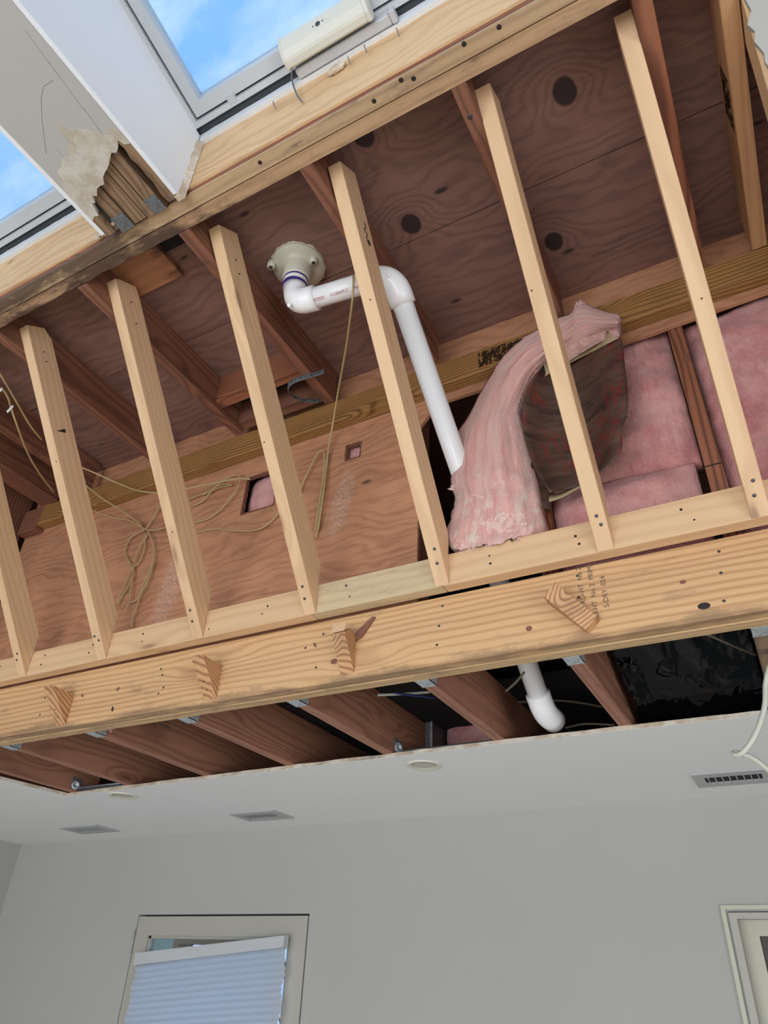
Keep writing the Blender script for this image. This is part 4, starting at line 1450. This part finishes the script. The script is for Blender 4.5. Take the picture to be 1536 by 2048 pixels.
# small nails and plaster lump on the curb
for k, (px, py) in enumerate(((512 + 108 / 3, 640 / 3), (512 + 655 / 3, 300 / 3), (512 + 850 / 3, 200 / 3), (512 + 557 / 3, 370 / 3))):
    a = aty(px, py, 0.652)
    o = tube('bent_nail', smooth([aty(px - 2, py - 10, 0.641), aty(px, py - 3, 0.636), aty(px + 3, py + 5, 0.640)], 4), 0.0014, M['galv_dark'], None, 6)
    tag(o, ['small bent nail under the white trim, farthest left', 'bent nail right of the plaster lump, under the motor right end', 'small nail under the white trim, farthest right', 'bent nail touching the plaster lump'][k], 'nail', 'bent nails under the skylight trim')
bm = bmesh.new()
bmesh.ops.create_icosphere(bm, subdivisions=3, radius=1)
c = aty(673, 137, 0.643)
for v in bm.verts:
    d = 1 + 0.35 * noise.noise(v.co * 2.3) + 0.15 * noise.noise(v.co * 6)
    v.co = c + Vector((v.co.x * 0.024, v.co.y * 0.009, v.co.z * 0.013 + v.co.x * 0.004)) * d
tag(link('plaster_lump', bm, M['gypsum'], shade=True), 'white lump of plaster hanging under the skylight trim', 'plaster')

# ------------------------------------------------------------------ metal strap under the rafter
st = thing('metal_strap', (-1.13, 1.40, 1.70), 'dark perforated metal strap curling from a rafter near the ledger', 'metal strap')
pth = smooth([atz(648, 742, 1.7155), atz(632, 748, 1.7145), atz(606, 755, 1.703), atz(584, 764, 1.695), atz(576, 776, 1.688), atz(582, 790, 1.685), atz(604, 800, 1.69), atz(628, 802, 1.700), atz(640, 800, 1.7155)], 5)
bm = bmesh.new()
b_tube(bm, pth, [0.0115] * len(pth), 10, True, (Vector((0, 0, 1)), 0.12))
link('band', bm, M['galv_dark'], st)
for k in range(3, len(pth) - 3, 4):
    tg = (pth[k + 1] - pth[k - 1]).normalized()
    w_ = tg.cross(Vector((0, 0, 1))).normalized()
    disc('hole', pth[k] - w_ * 0.0014 * (1 if w_.y > 0 else -1), -w_ if w_.y > 0 else w_, 0.0028, M['dark'], st, 0.0008, 8)

# ------------------------------------------------------------------ cables
def cable(name, pts, r, mat, lab, grp=None):
    c = smooth([aty(px, py, y) for px, py, y in pts], 6)
    return tag(tube(name, c, r, mat, None, 7), lab, 'cable', grp)


G = 'thin tan low-voltage cables'
cable('cable', [(707, 552, 1.040), (706, 590, 1.045), (700, 640, 1.12), (693, 690, 1.22), (686, 730, 1.30), (675, 790, 1.41), (667, 840, 1.48), (660, 880, 1.515), (655, 915, 1.525), (652, 945, 1.528), (643, 1000, 1.53), (636, 1050, 1.53), (632, 1075, 1.531)], 0.0032, M['wire'], 'tan cable dropping from the drain pipe past the plywood', G)
cable('cable', [(599, 990, 1.532), (606, 965, 1.528), (618, 940, 1.524), (632, 912, 1.520), (643, 901, 1.520), (649, 912, 1.520), (646, 960, 1.523), (638, 1010, 1.526), (630, 1062, 1.530)], 0.0028, M['wire'], 'tan cable looping in a narrow hairpin on the plywood wall', G)
cable('cable', [(654, 905, 1.527), (650, 960, 1.524), (644, 1010, 1.522), (636, 1060, 1.527)], 0.0028, M['wire'], 'tan cable strand hanging beside the hairpin loop', G)
cable('cable', [(-20, 720, 0.79), (0, 748, 0.84), (28, 795, 0.94), (60, 850, 1.06), (84, 880, 1.14)], 0.0036, M['wire'], 'pale cable crossing behind the stud, upper one of the left pair', G)
cable('cable', [(-10, 772, 0.86), (4, 777, 0.89), (16, 795, 0.93), (22, 815, 0.97), (34, 850, 1.03), (55, 905, 1.15), (78, 945, 1.25), (108, 985, 1.38)], 0.0036, M['wire'], 'pale cable carrying the white labels at the left edge', G)
cable('cable', [(161, 934, 1.34), (190, 946, 1.39), (240, 968, 1.46), (280, 982, 1.475), (330, 985, 1.48), (400, 972, 1.47), (470, 958, 1.48), (500, 958, 1.485)], 0.0034, M['wire'], 'pale cable sagging across the ledger from left to right', G)
cable('cable', [(168, 968, 1.43), (205, 997, 1.47), (245, 1022, 1.50), (275, 1044, 1.515), (288, 1062, 1.522)], 0.0028, M['wire'], 'thin cable running down to the tied bundle', G)
cable('cable', [(184, 1021, 1.50), (225, 1035, 1.515), (262, 1042, 1.52), (290, 1058, 1.522), (310, 1060, 1.522), (330, 1055, 1.525)], 0.0028, M['wire'], 'thin cable running along the plywood into the tied bundle', G)
LP = [[(290, 1060), (262, 1075), (250, 1100), (252, 1112), (266, 1140), (262, 1160), (245, 1190), (236, 1208)],
      [(300, 1062), (282, 1090), (270, 1120), (266, 1145), (262, 1180), (258, 1205), (250, 1220)],
      [(296, 1062), (307, 1090), (306, 1120), (296, 1150), (284, 1175), (276, 1205), (265, 1235), (263, 1256)],
      [(292, 1066), (288, 1100), (278, 1125), (262, 1140), (252, 1165), (240, 1190), (234, 1206)],
      [(290, 1060), (310, 1030), (318, 1012), (322, 1000)],
      [(304, 1075), (308, 1110), (300, 1150), (286, 1180), (272, 1200), (260, 1205)]]
LL = ['outermost left loop of the tied cable bundle on the plywood', 'inner loop of the tied cable bundle, hanging straight', 'longest cable of the tied bundle, reaching the nailer',
      'crossing loop of the tied cable bundle, ending lowest left', 'cable rising from the tied bundle behind a stud', 'right loop of the tied cable bundle on the plywood']
for k, l in enumerate(LP):
    cable('cable', [(x, y, 1.529 - 0.003 * (k % 3)) for x, y in l], 0.0027, M['wire'], LL[k], G)
cable('cable', [(385, 1012, 1.531), (405, 1002, 1.528), (430, 975, 1.525), (455, 955, 1.520), (474, 950, 1.520), (481, 958, 1.520), (470, 985, 1.524), (440, 1020, 1.526), (415, 1038, 1.529), (390, 1045, 1.531)], 0.0027, M['wire'], 'tan cable looping left of the large plywood cut-out', G)
cable('cable', [(376, 1000, 1.532), (410, 985, 1.528), (440, 970, 1.525), (464, 970, 1.525), (440, 975, 1.525), (405, 990, 1.530)], 0.0024, M['wire'], 'short tan cable twist by the large plywood cut-out', G)
cable('cable', [(392, 1066, 1.532), (430, 1058, 1.530), (480, 1062, 1.530), (520, 1058, 1.530), (550, 1035, 1.530), (562, 1015, 1.531)], 0.0024, M['wire'], 'thin cable lying across the plywood below the large cut-out', G)
for (px, py, y, a, lab) in ((20, 818, 0.955, 0.4, 'larger white cable label hanging at the left edge'), (-2, 783, 0.875, 0.1, 'white cable label cut off by the left edge')):
    c = aty(px, py, y)
    bm = bmesh.new()
    bmesh.ops.create_cube(bm, size=1, matrix=Matrix.Translation(c) @ Matrix.Rotation(-a - 0.4, 4, 'Y') @ Matrix.Diagonal((0.030, 0.0012, 0.017, 1)))
    tag(link('cable_label', bm, M['tagpaper']), lab, 'label', 'white labels on the cables')
cable('cable', [(302, 1446, 1.78), (330, 1470, 1.95), (380, 1500, 2.1), (415, 1528, 2.25)], 0.0028, M['wire_dim'], 'thin cable hanging between the joists, middle left bay', 'cables in the joist bays')
cable('cable', [(315, 1445, 1.80), (350, 1462, 1.95), (395, 1482, 2.1), (420, 1497, 2.3)], 0.0028, M['wire_dim'], 'upper thin cable between the joists, middle left bay', 'cables in the joist bays')
cable('cable', [(755, 1390, 1.95), (800, 1388, 2.0), (860, 1384, 2.05)], 0.0045, M['wire_white'], 'pale cable stretched across the bay left of the white pipe', 'cables in the joist bays')
cable('cable', [(790, 1386, 1.9), (830, 1391, 2.0), (872, 1396, 2.1)], 0.004, M['wire_blue'], 'blue cable crossing the dark bay left of the white pipe', 'cables in the joist bays')
cable('cable', [(1012, 1382, 1.85), (1030, 1366, 1.80), (1048, 1345, 1.75)], 0.0035, M['wire_dim'], 'short cable rising to the white pipe from the left', 'cables in the joist bays')
cable('cable', [(1036, 1404, 2.25), (1062, 1403, 2.27), (1100, 1401, 2.28), (1150, 1404, 2.3), (1205, 1414, 2.35)], 0.004, M['wire_dim'], 'grey cable passing behind the white pipe', 'cables in the joist bays')
cable('cable', [(1130, 1456, 2.3), (1170, 1448, 2.3), (1230, 1450, 2.3)], 0.004, M['wire_dim'], 'cable lying low between pipe elbow and joist', 'cables in the joist bays')
cable('cable', [(1410, 1267, 1.62), (1440, 1280, 1.70), (1475, 1295, 1.8), (1512, 1310, 1.9)], 0.003, M['wire_dim'], 'thin cable slanting over the black plastic', 'cables in the joist bays')
cable('white_cable', [(1560, 1300, 1.70), (1541, 1330, 1.73), (1532, 1365, 1.75), (1530, 1410, 1.75), (1519, 1450, 1.75), (1502, 1485, 1.75), (1484, 1506, 1.76), (1470, 1510, 1.77), (1468, 1506, 1.775), (1484, 1508, 1.77), (1506, 1517, 1.76), (1526, 1531, 1.755), (1550, 1552, 1.75)], 0.0062, M['wire_white'], 'thick white cable hanging down at the right edge with a sharp kink')

# ------------------------------------------------------------------ things inside the joist bays
du = thing('duct_box', (-1.2, 2.45, 0.77), 'grey sheet-metal duct box in the joist bay left of the white pipe', 'duct box')
box('shell', -1.270, -1.138, 2.40, 2.66, 0.735, 0.893, M['galv_dark'], du, bevel=0.002)
box('corner_flange', -1.141, -1.134, 2.395, 2.402, 0.735, 0.896, M['galv'], du)
box('top_flange', -1.285, -1.130, 2.392, 2.402, 0.890, 0.896, M['galv'], du)
pillow('insulation_batt', -1.125, -0.80, 0.70, 0.90, 2.50, 0.10, M['batt_deep'], 'dim pink insulation in the joist bay beside the duct box', 6.1, 0.01, 0.008, 'pink insulation in the joist bays')
pillow('insulation_batt', -2.65, -2.46, 0.70, 0.83, 2.34, 0.06, M['batt_deep'], 'dim pink insulation in the leftmost joist bay', 4.1, 0.01, 0.008, 'pink insulation in the joist bays')
for x0, x1, lab in ((-1.160, -0.800, 'dark metal bar hanger spanning the bay by the duct box'), (-2.748, -2.445, 'dark metal bar hanger in the leftmost joist bay')):
    bh = thing('bar_hanger', ((x0 + x1) / 2, 2.19, 0.70), lab, 'metal bar', 'light bar hangers between joists')
    tube('bar', [(x0, 2.182, 0.690), (x1, 2.182, 0.690)], 0.005, M['galv_dark'], bh, 8)
    tube('bar', [(x0, 2.196, 0.684), (x1, 2.196, 0.684)], 0.004, M['galv_dark'], bh, 8)
    lathe('bracket', [(0.0, 0.0), (0.018, 0.0), (0.018, 0.006), (0.009, 0.006), (0.008, 0.0015), (0, 0.0015)], Matrix.Translation((x0 + 0.004, 2.17, 0.700)) @ Matrix.Rotation(math.pi / 2, 4, 'Y') @ Matrix.Rotation(0.3, 4, 'X'), M['galv'], bh, 20)
    box('tab', x0 - 0.001, x0 + 0.003, 2.15, 2.20, 0.684, 0.730, M['galv_dark'], bh)
# black plastic sheet, filling the bay and sagging down to the ceiling drywall
grid = []
for j in range(111):
    v = j / 110
    row = []
    for i in range(111):
        u = i / 110
        x = -0.350 + 0.348 * u
        z = 0.850 - 0.168 * v
        yy = 1.72 + 0.50 * v ** 0.8
        fold = 0.03 * noise.noise(Vector((u * 2.5, v * 2.5, 2))) + 0.012 * noise.noise(Vector((u * 7, v * 5, 5)))
        rg = abs(v - 0.35 - 0.42 * u)
        fold += 0.020 * math.exp(-(rg / 0.07) ** 2) * max(0, noise.noise(Vector((u * 7, v * 7, 5))) + 0.3) * (1 + 1.6 * noise.noise(Vector((u * 19, v * 19, 5))))
        fold += 0.012 * abs(noise.noise(Vector((u * 13 + v * 6, v * 9 - u * 4, 9)))) * (0.3 + v)
        row.append((x, yy - fold, z - 0.3 * abs(fold) * (1 if v < 0.9 else 0)))
    grid.append(row)
tag(sheet('plastic_sheet', grid, M['poly'], None, 0.0006), 'crumpled glossy black plastic sheet in the joist bay at right', 'plastic sheet')
# pink fluff at one hanger
bm = bmesh.new()
rr = random.Random(21)
c0 = Vector((-1.962, 1.60, 0.690))
for k in range(26):
    c = c0 + Vector((rr.uniform(-.03, .03), rr.uniform(-.02, .02), rr.uniform(-.008, .012)))
    b_tube(bm, smooth([c + Vector((rr.uniform(-.012, .012), rr.uniform(-.01, .01), rr.uniform(-.008, .008))) for _ in range(4)], 3), 0.0012, 4)
tag(link('insulation_fluff', bm, M['batt_deep']), 'tuft of pinkish insulation fluff at a joist hanger under the beam', 'insulation', kind='stuff')

# ------------------------------------------------------------------ ceiling fittings
for x, y, r, lab in ((-1.104, 2.267, 0.062, 'round recessed ceiling light in the middle of the ceiling edge'), (-2.540, 2.262, 0.062, 'round recessed ceiling light near the left corner of the cut')):
    c = thing('recessed_light', (x, y, ZC), lab, 'ceiling light', 'recessed ceiling lights')
    Tm = Matrix.Translation((x, y, ZC))
    lathe('trim_ring', [(r, -0.0002), (r, -0.003), (r - 0.004, -0.0045), (r * 0.72, -0.003), (r * 0.66, -0.0005)], Tm, M['can'], c, 40)
    lathe('baffle', [(r * 0.70, -0.0035), (r * 0.64, 0.0), (r * 0.55, 0.0), (0, 0.0)], Tm @ Matrix.Translation((0, 0, -0.0005)), M['casing'], c, 40)
VENTS = [(-2.190, 2.785, 0.255, 0.165, 'ceiling air vent above the glass door with the shade'), (-3.325, 2.790, 0.285, 0.165, 'ceiling air vent nearest the left wall'), (-0.170, 2.770, 0.250, 0.180, 'ceiling air vent at the right edge of the photo')]
for x, y, w_, d_, lab in VENTS:
    v = thing('air_vent', (x, y, ZC), lab, 'air vent', 'ceiling air vents')
    bm = bmesh.new()
    iw, idp = w_ * 0.72 / 2, d_ * 0.46 / 2
    for a, b, c, d in ((x - w_ / 2, x - iw, y - d_ / 2, y + d_ / 2), (x + iw, x + w_ / 2, y - d_ / 2, y + d_ / 2), (x - iw, x + iw, y - d_ / 2, y - idp), (x - iw, x + iw, y + idp, y + d_ / 2)):
        b_box(bm, a, b, c, d, ZC - 0.006, ZC - 0.0003)
    link('frame', bm, M['vent'], v)
    box('recess', x - iw, x + iw, y - idp, y + idp, ZC - 0.0012, ZC - 0.0004, M['dark'], v)
    for k in range(8):
        xx = x - iw + (k + 0.5) * 2 * iw / 8
        bm = bmesh.new()
        b_box(bm, xx - 0.0015, xx + 0.0015, y - idp, y + idp, ZC - 0.0062, ZC - 0.0012)
        link('slat', bm, M['vent'], v)

# ------------------------------------------------------------------ glass door with a crooked shade
d1 = thing('door_1', (-2.57, YF + 0.03, -H), None, None)
tag(d1, kind='structure')
xa, xb, zt = D1[0] + 0.004, D1[1] - 0.008, D1[2] - 0.008
gx0, gx1, gz1 = -3.003, -2.147, 0.196
bm = bmesh.new()
for a, b, c, d in ((xa, gx0, -H + 0.01, zt), (gx1, xb, -H + 0.01, zt), (gx0, gx1, gz1, zt), (gx0, gx1, -H + 0.01, -H + 0.25)):
    b_box(bm, a, b, YF + 0.002, YF + 0.045, c, d)
link('door_leaf', bm, M['doorwhite'], d1)
bm = bmesh.new()
for a, b, c, d in ((gx0, gx0 + 0.012, -H + 0.25, gz1), (gx1 - 0.012, gx1, -H + 0.25, gz1), (gx0, gx1, gz1 - 0.012, gz1)):
    b_box(bm, a, b, YF + 0.012, YF + 0.040, c, d)
link('glazing_bead', bm, M['doorwhite'], d1)
box('pane', gx0, gx1, YF + 0.022, YF + 0.026, -H + 0.25, gz1, M['glass'], d1)
for z in (0.17, -0.75):
    tube('hinge', [(D1[0] - 0.004, YF - 0.004, z - 0.05), (D1[0] - 0.004, YF - 0.004, z + 0.05)], 0.006, M['white'], d1, 10)
box('frame_gap', D1[0], D1[1], YF + 0.05, YF + 0.056, D1[2] - 0.012, D1[2], M['dark'], d1)
# the shade, hanging crooked in front of the glass
sh = thing('cellular_shade', (-2.56, 3.0, 0.1), 'white pleated shade hanging crooked in front of the glass door', 'window shade')
A0, A1 = Vector((-3.008, 3.0, 0.118)), Vector((-2.132, 3.0, 0.198))
dx = (A1 - A0)
upv = Vector((-dx.z, 0, dx.x)).normalized()
bm = bmesh.new()
q = [A0, A1, A1 - Vector((0, 0, 0.045)), A0 - Vector((0, 0, 0.050))]
fr = [bm.verts.new(v + Vector((0, -0.018, 0))) for v in q]
bk = [bm.verts.new(v + Vector((0, 0.018, 0))) for v in q]
bm.faces.new(fr)
bm.faces.new(bk[::-1])
for k in range(4):
    bm.faces.new((fr[k], bk[k], bk[(k + 1) % 4], fr[(k + 1) % 4]))
link('headrail', bm, M['plate'], sh)
grid = []
NP = 64
for j in range(NP * 4 + 1):
    v = j / 4
    zl = 0.066 - v * 0.0245
    zr = 0.152 - v * 0.0252
    if zr < -1.4:
        break
    saw = abs((j % 4) / 2 - 1)
    zl_off = 0.0
    grid.append([Vector((-2.998 + (2.998 - 2.124) * u + 0.012 * (0 if 0 < u < 1 else math.sin(v * 1.3) * (1 if u == 0 else -1)) * 0.5, 2.992 + 0.008 * saw, zl + (zr - zl) * u + 0.003 * math.sin(u * 3.14))) for u in (0, .12, .25, .37, .5, .62, .75, .87, 1)])
sheet('pleats', grid, M['shade'], sh, 0, shade=False)

# right-hand door
d2 = thing('door_2', (0.2, YF, -H), None, None)
tag(d2, kind='structure')
CX = -0.322
bm = bmesh.new()
for a, b, c, d, y0, y1 in ((CX, CX + 0.014, -H, 0.303, YF - 0.012, YF - 0.0005), (CX + 0.014, 0.80, 0.290, 0.303, YF - 0.012, YF - 0.0005)):
    b_box(bm, a, b, y0, y1, c, d)
link('outer_bead', bm, M['casing'], d2)
bm = bmesh.new()
for a, b, c, d in ((CX + 0.022, CX + 0.045, -H, 0.281), (CX + 0.045, 0.78, 0.262, 0.281)):
    b_box(bm, a, b, YF - 0.010, YF + 0.03, c, d)
link('jamb', bm, M['doorwhite'], d2)
bm = bmesh.new()
for a, b, c, d in ((CX + 0.030, -0.222, -H, 0.270), (-0.222, 0.78, 0.215, 0.270)):
    b_box(bm, a, b, YF + 0.045, YF + 0.09, c, d)
link('door_leaf', bm, M['casing'], d2)
bm = bmesh.new()
for a, b, c, d in ((-0.221, -0.185, -H, 0.214), (-0.185, 0.75, 0.180, 0.214)):
    b_box(bm, a, b, YF + 0.055, YF + 0.085, c, d)
link('screen_frame', bm, M['door_brown'], d2)
box('pane', -0.185, 0.74, YF + 0.066, YF + 0.070, -H + 0.2, 0.180, M['glass'], d2)

# outdoors behind the glass doors
pg = thing('porch_frame', (-2.6, 3.9, -H), 'pale green porch post with a brown wooden beam outside the glass door', 'porch')
g0, g1, g2 = aty(280, 1885, 3.95).x, aty(347, 1885, 3.95).x, aty(362, 1885, 3.95).x
zt_ = aty(450, 1889, 3.95).z
box('post', g0 - 0.2, g1, 3.95, 4.05, -H, 1.2, M['greenpost'], pg)
box('upright', g1 + 0.001, g2, 3.95, 4.02, -H, zt_ - 0.001, M['rafter_new'], pg, g='z')
box('beam', g1 + 0.001, 0.4, 3.95, 4.02, zt_, zt_ + 0.16, M['rafter_new'], pg, g='x')
bm = bmesh.new()
rr = random.Random(6)
for k in range(900):
    c = Vector((rr.uniform(-7.5, 2.5), rr.uniform(6.0, 7.0), rr.uniform(-1.6, 1.9)))
    a, b = Vector((rr.uniform(-1, 1), rr.uniform(-1, 1), rr.uniform(-1, 1))).normalized(), Vector((rr.uniform(-1, 1), rr.uniform(-1, 1), rr.uniform(-1, 1))).normalized()
    s_ = rr.uniform(0.08, 0.24)
    bm.faces.new([bm.verts.new(c + a * s_), bm.verts.new(c + b * s_ * 0.5), bm.verts.new(c - a * s_), bm.verts.new(c - b * s_ * 0.5)])
tag(link('hedge', bm, M['leaf']), 'dark green foliage outside beyond the porch', 'foliage', kind='stuff')
struct_box('ground', -9, 5, YF + 0.14, 9, -H - 0.2, -H - 0.05, M['leaf'])
